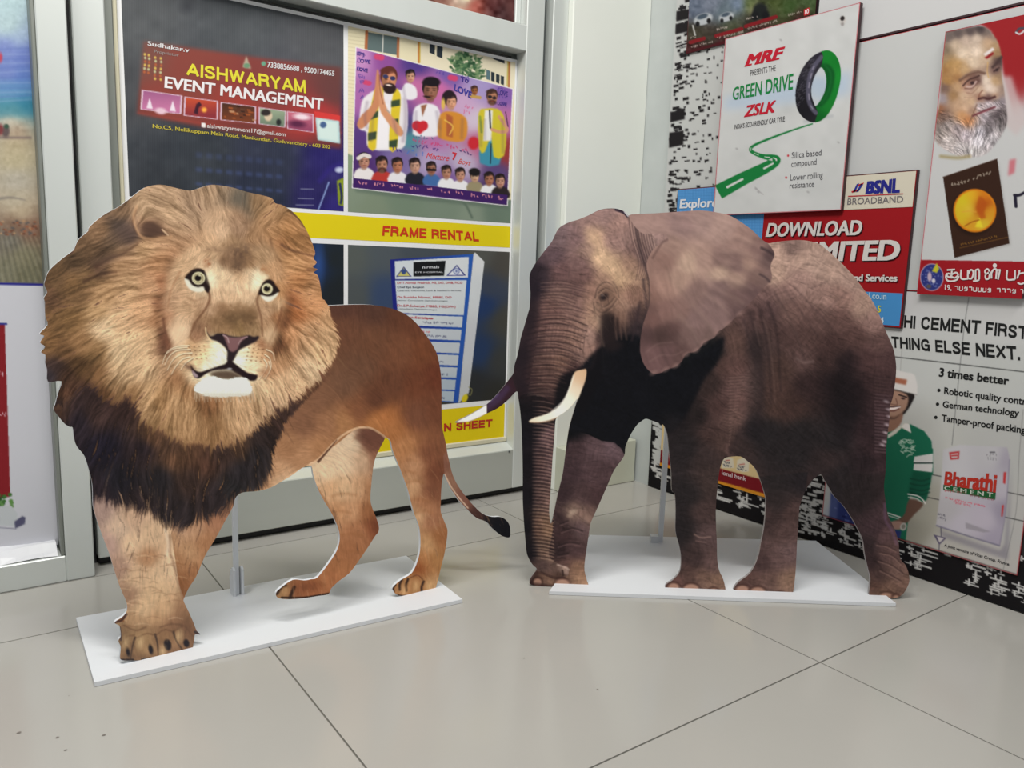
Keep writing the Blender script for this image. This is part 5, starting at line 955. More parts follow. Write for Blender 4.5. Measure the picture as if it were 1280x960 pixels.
    # mane
    fl = flow(s, [(200, 250, 15), (170, 270, 120), (230, 265, 35), (250, 250, 75), (300, 260, 95), (340, 265, 130), (370, 285, 35), (385, 310, 20), (120, 300, 158), (90, 340, 152), (160, 330, 172), (120, 360, 160),
        (80, 400, 155), (130, 420, 148), (180, 370, 175), (190, 410, 150), (70, 440, 158), (100, 470, 135), (160, 460, 130), (190, 480, 122), (150, 510, 125), (210, 510, 105), (240, 530, 95), (270, 520, 88),
        (300, 520, 80), (330, 500, 68), (350, 480, 62), (380, 460, 58), (400, 430, 50), (380, 400, 35), (410, 400, 40), (380, 370, 15), (380, 340, 8), (360, 430, 60), (200, 440, 150), (130, 580, 105),
        (220, 590, 95), (300, 570, 75), (340, 540, 55), (90, 520, 115), (160, 610, 80), (270, 620, 100), (75, 490, 110), (355, 300, 40), (190, 290, 20)])
    h1 = lic(s, fl, 13, 11, .7, .25); h2 = lic(s, fl, 24, 12, 1.7, .3); h3 = lic(s, fl, 8, 14, .5, .4)
    mane = pmask(s, Q("30,220 412,220 412,381 418,400 424,425 420,445 411,460 404,478 390,492 375,507 362,520 352,540 345,562 340,585 330,606 315,618 296,620 280,640 262,646 240,657 215,662 198,650 180,640 160,637 140,628 110,622 30,600"), 4)
    lowm = np.clip((s.Y - 560) / 60, 0, 1); mb = blur(mane, 5 * k); mane = ragged(s, mb, h1 * .7 + h2 * .5, .13) * (1 - lowm) + np.clip((blur(mane, 7 * k) - .5 + .16 * h1) * 1.5 + .5, 0, 1) * lowm
    dark = pmask(s, Q("40,505 72,508 95,488 108,474 128,500 140,512 158,492 168,510 176,522 185,528 195,538 210,545 228,555 250,556 270,560 290,556 305,549 318,542 330,528 345,516 358,508 372,505 395,480 440,470 440,700 40,700"), 3)
    dark = np.clip((blur(dark, 7 * k) - .5 + (h1 * .8 + h2 * .7) * .17) * 2.4 + .5, 0, 1)
    mc0 = idw(s, LION_MANE, 4.5); mc0 = (mc0 + (mc0.mean(2, keepdims=True) - mc0) * .13) * .965; mc = mc0 * (1 + .075 * h1 + .08 * h2 + .035 * h3)[..., None]
    dk = idw(s, LION_DARK, 4) * (1 + .09 * h1 + .11 * h2)[..., None]
    s.over(mane * (1 - dark), mc); s.over(mane * dark, dk)
    for j in range(260):  # longer locks crossing the mane
        r = np.random.RandomState(500 + j); x, y = 58 + r.rand() * 355, 250 + r.rand() * 300
        i0, j0 = int((y - s.y0) * k), int((x - s.x0) * k)
        if mane[i0, j0] < .9 or (205 < x < 350 and 290 < y < 470): continue
        pts = [(x, y)]; L = 7 + int(13 * r.rand()); dx = dy = 0
        for t in range(L):
            c, d = fl[0][i0, j0], fl[1][i0, j0]
            if t and c * dx + d * dy < 0: c, d = -c, -d
            dx, dy = c, d; x += c * 1.8; y += d * 1.8; pts.append((x, y))
            i0, j0 = min(max(int((y - s.y0) * k), 0), s.H - 1), min(max(int((x - s.x0) * k), 0), s.W - 1)
        base = s.img[int((pts[0][1] - s.y0) * k), int((pts[0][0] - s.x0) * k)]
        s.line(pts[::3] + [pts[-1]], 2.2, np.minimum(base * (1.22 if j % 2 else .7), 240), .34, .9, .5, 2)
    for q, w in (("352,306 362,312 375,316 392,320", 4), ("338,300 342,314 350,327 352,338", 3), ("385,337 396,338", 2.5), ("170,262 166,280 172,292 178,296", 2), ("120,333 138,322 152,318 172,305", 5), ("105,352 128,342 145,340", 4)):
        s.line(P(q), w, (72, 50, 42), .6, 1.6, 1.5)
    s.ell(160, 292, 16, 9, (86, 70, 64), -10, 7, .7); s.ell(140, 322, 20, 5, (98, 78, 66), -14, 4, .6)
    s.poly(P("176,283 185,276 197,281 207,290 212,294 198,296 182,297"), (78, 58, 50), 2.2, 3, .85)
    s.line(P("171,258 167,270 170,284 177,296 190,299 214,296"), 3.2, (198, 150, 108), .7, 1.4)
    s.line(P("203,287 210,294"), 2.2, (215, 175, 135), .8)
    s.ell(298, 250, 11, 14, (96, 90, 80), 0, 8, .6)
    for x, y, rx, ry, an, al in ((95, 325, 34, 12, -28, .34), (75, 375, 18, 26, -20, .26), (118, 345, 30, 7, -16, .34), (70, 425, 16, 22, -20, .22), (104, 455, 24, 14, -40, .3), (130, 495, 22, 12, -50, .3), (206, 418, 7, 26, -8, .42), (198, 385, 6, 22, 4, .22), (353, 402, 6, 26, 14, .42), (346, 432, 9, 12, 40, .4), (212, 350, 6, 20, 12, .25), (262, 515, 26, 8, 4, .22), (180, 300, 26, 4, -10, .25)):
        s.over(s.ell(x, y, rx, ry, (0, 0, 0), an, min(rx, ry) * .9, 0) * al * np.clip(1 - .12 * h1, .5, 1.4), img * .42)
    # face
    fm = blur(pmask(s, P("262,262 300,262 325,290 345,315 355,340 358,372 352,405 340,430 336,455 328,470 310,480 245,480 228,462 212,445 204,425 205,395 206,365 212,338 225,318 245,300"), 4), 6 * k)
    ff = flow(s, [(280, 290, 80), (300, 330, 88), (240, 330, 140), (225, 380, 170), (340, 350, 40), (335, 400, 75), (290, 380, 90), (230, 410, 115), (250, 450, 10), (320, 450, -8)])
    g1 = lic(s, ff, 5, 21, .5, .5)
    fc = idw(s, LION_FACE, 5, 3, 2) * (1 + .05 * g1 + .03 * noise(s, 6, 9, 2))[..., None]
    s.over(np.clip(fm * 1.15, 0, 1), fc)
    for x, y, rx, ry, c, a in ((300, 318, 12, 9, (96, 74, 60), .55), (297, 333, 7, 8, (100, 78, 62), .6), (280, 326, 4, 4, (110, 84, 64), .6), (270, 312, 14, 3, (140, 110, 86), .5), (306, 309, 14, 4, (120, 95, 76), .5),
                               (259, 329, 4, 6, (150, 96, 66), .6), (329, 339, 4, 6, (165, 115, 78), .6), (291, 397, 19, 11, (104, 80, 58), .5), (305, 400, 15, 9, (104, 80, 58), .45), (295, 386, 22, 5, (140, 108, 78), .4)):
        mt = s.ell(x, y, rx, ry, c, 0, min(rx, ry) * .8, 0); s.over(np.clip(mt * a * (1 + .55 * noise(s, 3.2, 31, 2) + .35 * g1), 0, .9), c)
    for q, w, c, a in (("256,360 261,366 262,374 258,384 251,394 244,404 240,414", 3.6, (104, 72, 54), .8), ("243,405 238,420 244,428", 3, (120, 86, 62), .5), ("324,366 321,376 324,388 327,400 328,420", 2.8, (104, 74, 56), .75),
                       ("204,398 206,412 212,428", 3.4, (92, 60, 48), .6), ("352,385 349,400 340,420 335,432", 3, (96, 62, 46), .5), ("225,340 214,362 210,385", 2.5, (158, 108, 76), .5),
                       ("234,372 244,376 255,372", 1.6, (150, 112, 84), .6), ("230,378 242,383 254,380", 1.4, (158, 120, 90), .6), ("333,380 340,385 345,380", 1.4, (150, 112, 84), .5)): s.line(P(q), w, c, a, 1.4, 1.4)
    s.ell(222, 416, 9, 16, (222, 186, 146), -10, 6, .75); s.ell(338, 420, 5, 13, (206, 168, 126), 12, 4, .6)
    # eyes
    s.poly(P("231,348 233,356 238,362 246,365 254,364 258,360 256,352 240,344"), (212, 210, 190), .7, 3)
    s.poly(P("231,347 237,340 243,336 250,335.5 256,339 260,349 262.5,360 260,366 256,362 254,358 247,359 240,356 236,350"), (36, 26, 26), .7, 3)
    s.ell(248, 347.8, 8.2, 8, (205, 200, 158), 0, .8); s.ell(248, 348, 6.4, 6.2, (120, 104, 76), 0, .8); s.ell(247.7, 348.2, 5.6, 5.4, (196, 188, 142), 0, .6); s.ell(247.5, 347.6, 4.1, 3.7, (24, 18, 20), 0, .8); s.ell(249.5, 344.2, 1.4, 1.2, (190, 186, 150), 0, .6)
    s.poly(P("326,368 328,373 334,377 341,375 348,367 345,364 336,370"), (216, 214, 196), .7, 3)
    s.poly(P("323,368 325,360 329,353 335,349 341,351 345,357 350,364 346,366 342,369 335,370.5 328,369"), (36, 26, 26), .7, 3)
    s.ell(334, 361.2, 6.9, 6.9, (205, 200, 158), 0, .8); s.ell(334, 361.2, 5.2, 5.2, (176, 166, 122), 0, .6); s.ell(333.6, 360.8, 3.7, 3.5, (24, 18, 20), 0, .8); s.ell(335, 357.8, 1.2, 1, (190, 186, 150), 0, .6)
    s.ell(264, 347, 5, 9, (232, 222, 186), -20, 4, .75); s.ell(322, 352, 4, 9, (234, 226, 190), 30, 4, .75); s.ell(331, 346, 4, 3, (230, 216, 176), 0, 2, .7)
    lum = img.mean(2, keepdims=True); w = np.clip((lum - 95) / 60, 0, 1); img += (lum - img) * .2 * w; img *= 1 + .04 * w   # the print is a little pale in its lights
    # nose, mouth, chin
    N = (42, 32, 36)
    s.poly(P("258,413 262,420 268,419 271,417 279,417 288,420 300,421 311,419 317,421 324,420 321,426 312,431 304,435 298,439 291,452 284,452 284,440 280,433 272,427 264,424 259,418"), N, .8, 3)
    s.poly(P("279,418 286,421 297,422 310,420 304,425 300,429 297,436 291,440 286,437 284,431"), (124, 90, 92), .8, 3); s.line(P("279,419 284,422 286,428"), 1.7, (176, 150, 152), .8); s.line(P("309,421 302,424 298,430"), 1.6, (160, 132, 134), .8)
    s.line(P("257,410 258,417 262,424 266,428"), 2, (232, 205, 160), .7)
    s.poly(P("238,456 243,462 250,465 260,462 272,458 281,455 287,450 293,454 302,461 310,466 318,468 322,469 320,475 313,476 306,473 296,467 287,462 278,462 268,463 258,467 249,473 243,471 240,464"), (34, 24, 28), .7, 3)
    s.poly(P("240,462 244,466 248,470 245,472 241,468"), (190, 170, 178), .6, 2, .8)
    s.poly(P("262,466 274,463 288,463 300,468 300,474 285,475 268,472"), (74, 57, 46), 2, 3, .9); s.ell(287, 461, 3, 1.3, (150, 148, 150), 0, .6)
    ch = blur(pmask(s, P("241,486 249,477 260,470 272,472 286,474 300,471 309,474 315,483 315,491 306,495 292,496 276,497 258,495 246,491"), 3), 2.4 * k)
    s.over(np.clip(ragged(s, ch, g1, .09), 0, 1), (224, 231, 224))
    for x in range(244, 318, 2): s.line([(x, 488 + (x * 7 % 5)), (x + .5 + (x - 280) * .04, 497 + (x * 5 % 7))], 1.5, (222, 222, 208), .5, .7, .5); s.line([(x + 1, 500 - (x * 3 % 4)), (x + 1, 492 - (x * 3 % 3))], 1.2, (150, 110, 74), .4, .6, .5)
    for row, y0 in enumerate((434, 439, 444, 449)):  # whisker spots
        for i in range(4):
            s.ell(237 + i * 6 + row, y0 - i * .5, 1, .8, (120, 84, 60), 0, .6, .7); s.ell(311 + i * 6 - row, y0 + 1 + i * .6, 1, .8, (120, 84, 60), 0, .6, .7)
    for i, q in enumerate(("236,432 222,433 211,438 206,446 203,455", "238,437 222,438 212,445 206,456", "240,441 226,443 216,450 209,463", "238,446 228,449 220,458 214,468", "234,434 218,436 208,442", "242,447 232,454 226,462",
                           "331,443 337,448 339,458 335,468", "330,449 334,456 330,466 324,474", "333,437 341,441 343,450", "336,452 338,462 331,474")):
        s.line([(a, b + 1.4) for a, b in P(q)], 1.1, (84, 58, 46), .5, .5, .5); s.line(P(q), 1.3, (240, 226, 196), .9, .5, .6)
    s.ell(237, 459, 6, 4, (70, 44, 36), 20, 3, .6); s.ell(330, 466, 7, 5, (150, 96, 66), 0, 4, .5)
    return s

# ------------------------------------------------------------------ the printed elephant
ELEPHANT = P("""738,268 724,274 711,278 700,284 695,291 690,301.6 681.6,312.5 671,326.6 663,340.6 661.7,351.6 663,365.6 662,384 660,391.6 655,409 650.6,424 647.5,441.6 643,457 642,466 635,476
622.5,491.6 608.4,505.6 588,518 568.6,528 585,527.5 600.6,521 608.4,517 622.5,510 635,500 646,489 648,498 650,512 651.4,527.5 652.7,553 653.4,592.5 653.4,624 655,655 657,678 658.7,692.5 665,705
671,711 668,716 662.6,724 662.6,730 671,732 687,733 702.5,735.5 715,735.5 734.5,733.4 734,727 730.6,713 731.4,699 734,681.6 737,661 739,652 749,630 760,605 767.5,588 777,575 781,567.5 782,558 788,544
795.6,532 801,527 807,523.5 813,525 821,528 829,531 834,542.5 836,561 839,589 839.7,613 843.6,617.5 844.7,639 844.4,664 849,681.6 851.4,697 850,714 841,725 833.4,730 832,736 841,739 861.6,741 885,741.7
904,741.7 907,738 904,724 899,713 896.7,700 896,677 895,655 895,631.6 897.5,603 900,586 904,575 910,571.4 925.6,570.6 935,577 944.4,586 950.6,600 956,617.5 957.7,627 956,652 953.7,667.5 951.4,678 947.5,697
938,716 924,727 918,734.7 918,741 935,741.7 958.4,745 986.6,746.4 990.5,742.5 993,730 995,708 996,684.7 997.5,661 999,639 1000,631.6 1005,617.5 1011.6,605 1019,597 1026.4,593 1030,599 1036.6,610 1043,620.6
1053.7,631.6 1061.6,642.5 1069,655 1077,670.6 1079.5,680 1081,692.5 1085,710 1088,724 1086.6,747 1097.5,748.7 1116,748 1125.6,745 1132,738 1136.6,727 1136,717.5 1132,706.6 1125.6,699 1124,688 1122.5,674
1116,656.6 1110,644 1107,627 1105,608 1107,589 1107.7,561 1109,546 1112,522 1112,509 1116,497 1119,478 1120.3,458 1117.5,439 1113,426.6 1106.6,412.5 1101,398 1091.6,378 1080.6,363 1071,350 1059,336 1043,320.6
1032,311 1024,305 1010,301 994.7,300 974,302 963,304 958,303 951,298 940,287.5 924,276 912,269.5 899,266 877.5,263 855.6,264 821,266.4 790,268 786,269.5 780,264 769,260.6 755,261 745.6,264""")
ELEPHANT_HOLE = P("722,498 715,507 706,515 696,522 694,530 693,545.6 691,569 690,584.7 688,617.5 686.5,639 688.6,655 692,642.5 697,619 703.4,592.5 706.6,569 709.7,545.6 712,533 717,515")
EL_SKIN = Q("""740,265,150,115,110 760,270,155,120,115 700,295,118,93,96 720,300,130,98,98 690,320,95,72,78 675,340,54,42,50 668,360,38,30,40 700,340,110,78,78 725,330,125,92,90 735,310,160,125,110 745,300,192,152,122
750,320,208,168,132 765,335,204,164,128 775,350,197,157,122 730,345,110,78,75 720,360,104,74,72 740,362,150,110,95 755,352,166,126,106 765,300,155,118,110 785,300,150,115,108 770,280,166,126,116 790,330,166,126,106
785,345,182,142,114 795,310,118,88,84 805,320,104,77,77 820,300,158,124,118 810,280,160,122,118 700,370,120,88,82 690,385,114,79,74 720,385,130,95,88 740,385,165,125,105 745,400,177,137,114 680,400,110,75,72
665,400,60,42,45 700,410,126,89,81 720,420,150,110,95 735,420,162,124,112 740,440,152,114,102 730,450,142,107,97 690,430,112,79,73 665,430,64,45,48 650,445,40,30,36 700,455,128,90,76 680,460,95,65,60
660,470,58,39,42 690,480,82,56,52 720,460,72,48,48 655,490,44,30,35 670,500,60,42,42 685,500,55,38,40 770,365,150,112,92 760,390,112,82,70 768,402,60,42,40 777,395,132,97,82 780,380,167,127,107 790,370,150,110,95
792,395,72,53,53 797,412,50,40,44 760,420,46,34,37 775,430,26,24,29 990,310,132,103,96 975,320,192,154,137 1000,325,187,150,134 1020,330,182,147,132 1040,340,177,142,127 1060,350,172,137,124 1000,350,165,128,118
970,345,187,150,132 980,365,150,112,105 1030,370,160,122,112 1050,370,150,112,102 1080,385,177,140,124 1090,402,162,122,114 960,370,120,88,85 960,390,100,72,72 990,390,140,102,95 1020,400,125,90,85 1050,400,120,85,80
950,400,95,68,66 980,420,104,74,71 1010,420,110,78,74 1040,430,94,65,63 1070,420,115,80,76 1100,430,122,87,84 1112,450,106,73,74 1090,450,100,68,68 1060,455,68,48,51 1040,450,80,56,55 1000,450,116,84,81 980,460,95,68,62
970,490,100,70,64 1010,480,68,48,49 1040,480,50,37,40 1070,490,48,35,39 1095,480,85,58,60 1102,510,82,56,60 1080,530,54,38,42 1060,520,35,29,33 965,510,85,60,54 990,510,80,56,52 960,540,41,36,38 1000,540,41,36,38
1040,550,44,38,40 1000,570,44,38,40 1020,580,68,49,49 1035,575,80,56,56 1050,600,41,34,38 1080,580,45,34,38 1095,560,60,42,46 1097,600,66,46,51 1090,640,54,42,46 840,480,17,18,24 780,520,17,18,24 850,520,30,25,28
740,500,15,16,22 730,530,15,16,20 870,450,20,22,26 892,442,20,22,26 800,450,17,18,25 920,430,95,68,62 905,455,85,60,56 920,460,100,70,66 888,480,56,42,41 915,490,105,75,72 932,480,110,80,76 900,510,80,56,54
915,520,110,80,74 925,500,110,78,74 870,520,41,33,34 890,540,74,53,51 905,550,85,62,58 860,560,42,36,38 880,570,62,48,48 890,600,70,54,52 860,620,44,38,40 880,640,75,56,55 855,660,42,36,38 885,670,95,72,72
870,700,68,51,51 890,705,110,82,80 860,720,95,68,62 880,722,122,90,77 895,728,138,103,84 845,730,105,70,64 945,430,70,52,52 960,430,95,70,68 945,540,38,32,36 930,560,60,46,46""")
EL_FAR = Q("""720,560,72,52,56 745,560,100,75,80 765,558,108,83,90 715,590,68,49,54 740,590,85,62,66 755,590,80,58,62 705,620,60,43,47 730,620,80,58,60 745,620,75,52,55 700,650,58,41,44 717,640,150,118,104 733,645,132,100,90
725,660,105,80,82 705,670,70,48,50 700,690,48,34,37 720,690,86,61,63 705,705,106,73,69 720,710,152,110,86 725,725,167,124,94 700,728,162,122,97 685,722,150,112,92 668,725,58,39,37 715,540,15,16,20""")
EL_TRUNK = Q("""655,540,19,19,27 670,535,26,22,28 686,545,112,82,86 660,580,26,22,28 675,580,75,52,54 686,580,112,82,84 659,620,24,21,27 675,620,80,58,56 685,625,124,91,83 658,660,24,21,27 672,660,102,71,59 684,660,155,114,85
663,690,40,31,35 680,690,100,74,62 687,695,132,102,87 680,706,88,66,63 690,712,110,82,74 706,712,178,143,128 700,719,78,54,47 660,510,30,24,28 680,515,40,30,32 690,520,30,24,28""")
EL_MID = Q("""975,600,44,38,40 975,628,52,42,43 990,640,85,62,60 960,650,70,52,52 980,670,95,70,68 975,700,110,82,80 985,690,118,90,90 955,705,80,58,58 960,725,115,84,76 985,727,155,117,96 935,730,100,70,64 1000,600,42,36,40""")
EL_NEAR = Q("""1070,620,44,36,38 1095,660,70,50,56 1085,680,54,41,44 1105,670,95,68,70 1110,690,100,72,70 1120,715,122,90,82 1100,720,80,58,56 1110,735,130,95,80 1095,735,95,65,56 1127,730,132,97,84 1100,745,122,87,66 1090,700,58,42,44""")
EL_EAR = Q("""825,290,165,130,122 850,280,155,122,118 880,275,165,132,125 900,285,177,142,132 930,300,165,128,118 950,312,138,104,99 962,319,96,72,73 840,310,165,130,118 830,325,148,111,101 860,330,192,157,137 880,325,177,140,127
900,342,193,158,138 920,348,172,137,122 935,330,160,125,112 945,345,128,97,91 922,332,128,97,94 900,325,140,108,102 960,347,128,98,93 850,350,177,140,124 830,360,166,126,113 815,370,140,102,92 870,365,140,108,102
900,360,130,100,98 890,380,142,110,107 920,370,120,90,88 940,365,113,84,84 830,390,140,102,95 850,390,140,105,98 870,400,140,108,105 900,400,142,110,107 922,395,108,81,81 815,400,120,85,80 808,420,95,68,68 825,420,88,64,61
840,415,99,71,69 855,420,122,92,88 870,420,127,97,94 880,425,122,94,90 815,440,116,83,83 835,440,106,76,76 850,440,101,73,71 820,460,116,83,83 810,385,118,85,80""")

def paint_elephant(k):
    s = Cv(564, 255, 1142, 754, k); img = s.img
    fl = flow(s, [(700, 290, 5), (720, 340, 5), (690, 390, 12), (720, 400, 20), (690, 440, 15), (740, 430, 80), (750, 320, 60), (790, 310, 65), (800, 340, 70), (780, 380, 70), (780, 410, 85), (670, 500, 3), (990, 310, 5), (1010, 340, 20),
        (970, 360, 45), (970, 400, 62), (1010, 390, 45), (1050, 380, 30), (1080, 370, 40), (960, 450, 80), (990, 440, 55), (1020, 430, 40), (1050, 450, 25), (1090, 430, 10), (1090, 480, 10), (1100, 520, 15), (980, 500, 65), (1010, 500, 40),
        (920, 440, 70), (920, 480, 20), (910, 520, 25), (890, 560, 10), (880, 640, 5), (880, 700, 10), (1100, 600, 85), (1110, 680, 25), (1110, 720, 25), (740, 590, 5), (720, 640, 30), (715, 690, 0), (980, 680, 2), (975, 720, 10), (840, 450, 60)])
    a = lic(s, fl, 7, 31, .8, .35); b = lic(s, fl, 12, 32, 1.6, .4); c = lic(s, (-fl[1], fl[0]), 4, 33, .8, .5)
    img[:] = idw(s, EL_SKIN, 4.5)
    # legs in front of one another
    s.over(pmask(s, P("640,540 725,540 735,543 752,551 768,553 776,560 784,575 740,660 740,740 655,740 680,700 690,655")), idw(s, EL_FAR))
    s.over(pmask(s, P("900,600 1010,590 1004,640 1000,752 912,752 930,700 955,660")), idw(s, EL_MID))
    s.over(blur(pmask(s, P("1040,590 1145,590 1145,755 1080,755 1078,690")), 4), idw(s, EL_NEAR))
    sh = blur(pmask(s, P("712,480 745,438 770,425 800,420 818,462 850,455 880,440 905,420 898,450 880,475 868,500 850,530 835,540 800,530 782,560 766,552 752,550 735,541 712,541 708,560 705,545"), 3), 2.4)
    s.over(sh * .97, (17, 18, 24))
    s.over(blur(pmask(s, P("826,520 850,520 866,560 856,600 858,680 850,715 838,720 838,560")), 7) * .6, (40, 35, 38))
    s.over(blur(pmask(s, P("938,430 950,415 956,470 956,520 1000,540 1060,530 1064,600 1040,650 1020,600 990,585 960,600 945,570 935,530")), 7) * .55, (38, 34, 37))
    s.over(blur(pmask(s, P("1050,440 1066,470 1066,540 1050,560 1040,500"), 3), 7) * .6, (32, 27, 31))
    # trunk with its rings
    tr = pmask(s, P("650,495 692,505 696,525 695,560 691,600 689,640 691,662 686,690 690,700 700,706 710,711 709,720 695,724 680,718 668,711 655,690 645,600"), 3)
    s.over(tr, idw(s, EL_TRUNK, 4, 3, 1.5))
    wr = np.zeros((s.H, s.W), np.float32); r = np.random.RandomState(7); y = 400.0
    while y < 700:
        d = r.rand(); x0 = 652 + (y < 470) * max(0, (470 - y) * .12); x1 = 692 if y > 500 else 735 - (y - 400) * .3
        pts = [(x0, y + 3 + d * 2), (x0 + (x1 - x0) * .35, y - 1.5), (x0 + (x1 - x0) * .7, y - .5), (x1, y + 2.5 + 5 * (y < 480))]
        st = .45 if y > 505 else .55
        s.line(pts, 1.5, (34, 24, 28), st, .7, 1.5, 3); s.line([(p, q + 2.1) for p, q in pts][1:], 1.4, np.array((186, 146, 124)) if y > 630 else np.array((168, 128, 116)), .5 if y > 505 else .32, .6, 1.6, 3)
        y += (3.6 if y > 505 else 6.4) + d * 1.6
    sd = blur(pmask(s, P("640,500 672,505 668,560 667,620 666,660 672,700 650,700 640,600")), 4) * .72; s.over(sd * (s.Y > 485), (22, 20, 26))
    s.line(P("697,706 707,709 711,712"), 2.4, (205, 172, 156), .8); s.line(P("703,713 704,719"), 2.6, (52, 36, 34), .8)
    s.ell(690, 722, 22, 6, (108, 72, 56), 8, 4, .35); s.line(P("664,716 676,716 692,722 706,723"), 3.5, (72, 46, 40), .6)
    # head modelling, wrinkles round the eye and cheek
    img *= (1 + .038 * a + .026 * b + .034 * c + .018 * noise(s, 3, 77, 2))[..., None]
    for j in range(34):
        yy = 350 + j * 4.4; x0 = 672 - max(0, yy - 400) * .18; L = 62 + 10 * math.sin(j); d = .8 * math.sin(j * 2.3)
        if yy > 492: break
        s.line([(x0, yy + d + 2), (x0 + L * .5, yy - 1 + d + 2), (x0 + L * .9, yy + 8 + d)], 1.4, (62, 44, 46), .5, .8, .8, 3)
        s.line([(x0 + 4, yy + d + 4), (x0 + L * .5, yy + 1 + d + 2), (x0 + L * .88, yy + 10 + d)], 1.3, (170, 130, 116), .34, .8, .8, 3)
    for j in range(16):
        x = 664 + j * 4.6
        s.line([(x, 402 + j * .6), (x - 3, 430), (x - 5, 466)], 1.1, (58, 40, 42), .2, .7, .7, 3)
    s.over(blur(pmask(s, P("660,330 676,330 672,360 674,390 664,420 658,470 662,500 640,480 655,400")), 5) * .75, (36, 28, 36))
    e = (50, 38, 38)
    s.ell(757, 368, 11, 12, (120, 88, 74), -20, 5, .8); s.ell(755, 371, 5.5, 4, (46, 34, 36), -35, 2); s.ell(753, 369, 2, 1.6, (92, 76, 74), 0, 1, .9)
    for q in ("744,372 747,360 756,353 766,357 771,367", "743,384 752,391 763,385 771,374", "746,378 753,384 762,379 768,371", "748,366 757,360 766,365", "741,390 748,400 752,404", "742,378 744,390 750,397", "766,352 772,361 774,372"):
        s.line(P(q), 1.7, e, .45, 1, .8); s.line([(x + 1.3, y + 1.6) for x, y in P(q)], 1.3, (190, 150, 122), .36, .9, .8)
    for q in ("747,398 749,407 746,416", "752,402 752,420 755,432"): s.line(P(q), 4, (206, 166, 138), .55, 1.6, 2)
    s.poly(P("752,392 764,392 772,404 770,424 780,430 766,440 752,432 750,410"), (38, 29, 31), 3, 3, .85)
    for x in (771, 777, 783): s.line([(x, 388), (x - 2, 404), (x, 424)], 2.4, (160, 120, 102), .42, 1.6, 1)
    for j in range(9):
        x = 786 + j * 3.4
        s.line([(x, 272 + j * 2), (x + 4, 300 + j), (x + 12, 326 + j), (x + 9 - j, 350)], 1.7, (74, 54, 56), .55, .9, .8); s.line([(x + 1.8, 274 + j * 2), (x + 5.8, 300 + j), (x + 13.8, 326 + j)], 1.4, (196, 160, 142), .45, .8, .8)
    for q in ("796,270 796,290 801,315 810,345 812,375 806,410 800,440", "800,378 796,400 790,425", "804,350 808,385 803,420"): s.line(P(q), 4, (58, 44, 48), .65, 1.8, 2)
    for j in range(8): s.line([(778 + j * 3, 352 + j), (784 + j * 2.6, 364), (787 + j * 2, 380)], 1.2, (112, 80, 66), .6, .7, .8)
    s.line(P("736,290 746,306 757,322 770,338 782,352"), 9, (214, 174, 138), .4, 6, 5)
    s.line(P("744,263 757,260 772,261 783,267"), 2.4, (92, 70, 74), .6, 1.2); s.line(P("770,262 780,266 784,270"), 3.4, (42, 32, 48), .9, .8); s.line(P("780,264 785,270"), 1.4, (224, 224, 230), .9)
    # cheek and mouth edge
    s.line(P("747,415 746,440 741,460 728,462 716,464 706,468"), 4, (58, 38, 40), .5, 2.5)
    s.poly(P("700,470 716,463 740,460 746,440 752,432 752,470 730,520 716,505 722,490 705,505 692,520 694,490"), (18, 17, 22), 2, 0, .92)
    # fine creases of the skin, each a short dark furrow with a lit lip, following the folds
    r = np.random.RandomState(21); n = 0; c0 = np.array((0, 0))
    while n < 900:
        x, y = 655 + r.rand() * 475, 275 + r.rand() * 465
        i0, j0 = int((y - s.y0) * k), int((x - s.x0) * k); v = s.img[i0, j0]
        if v.mean() < 34 and r.rand() < .85: n += .2; continue
        pts = []; L = r.randint(3, 8); dx, dy = fl[0][i0, j0], fl[1][i0, j0]; t = r.randn() * .45; dx, dy = dx * math.cos(t) - dy * math.sin(t), dx * math.sin(t) + dy * math.cos(t)
        for q in range(L):
            pts.append((x, y)); i1, j1 = min(max(int((y - s.y0) * k), 0), s.H - 1), min(max(int((x - s.x0) * k), 0), s.W - 1); a1, b1 = fl[0][i1, j1], fl[1][i1, j1]
            if a1 * dx + b1 * dy < 0: a1, b1 = -a1, -b1
            dx, dy = .7 * dx + .3 * a1, .7 * dy + .3 * b1; x += dx * 2.6 + r.randn() * .5; y += dy * 2.6 + r.randn() * .5
        s.line(pts, 1.1, v * .62, .42, .7, .5, 2); s.line([(a + .5, b + 1.5) for a, b in pts], 1.0, np.minimum(v * 1.24, 235), .34, .6, .5, 2); n += 1
    # ear
    em = pmask(s, P("786,269 800,262 860,258 905,262 930,276 952,296 968,316 963,332 965,348 956,358 950,364 944,372 930,386 918,398 905,410 897,415 893,422 880,428 877,433 868,440 858,442 852,452 843,459 833,462 826,466 817,467 808,460 802,448 800,430 804,405 812,380 812,352 808,330 818,310 835,300 830,292 815,292 800,290"), 3)
    ee = idw(s, EL_EAR, 4.5, 3, 2)
    ef = flow(s, [(850, 290, 10), (900, 300, 25), (940, 330, 28), (900, 350, 30), (850, 340, 70), (830, 400, 75), (880, 400, 55), (910, 390, 50), (820, 440, 65), (860, 430, 60)])
    ea, eb = lic(s, ef, 12, 41, 1.2, .3), lic(s, ef, 20, 42, 2.6, .3)
    s.over(em, ee * (1 + .018 * ea + .022 * eb + .014 * noise(s, 5, 78, 2))[..., None])
    s.line(P("834,300 828,303 822,312 816,322"), 2.4, (92, 66, 64), .6, 1.4)
    for q in ("905,318 930,320 950,326 962,334", "908,332 930,338 948,348 956,352", "905,352 925,358 940,366", "920,300 940,308 958,318", "880,372 900,385 912,398", "865,385 880,402 890,418", "850,400 865,418 872,432", "890,362 912,374 928,384"):
        s.line(P(q), 5.5, (104, 80, 78), .3, 4, 2); s.line([(x, y - 5) for x, y in P(q)], 4, (200, 164, 146), .2, 3.4, 1.5)
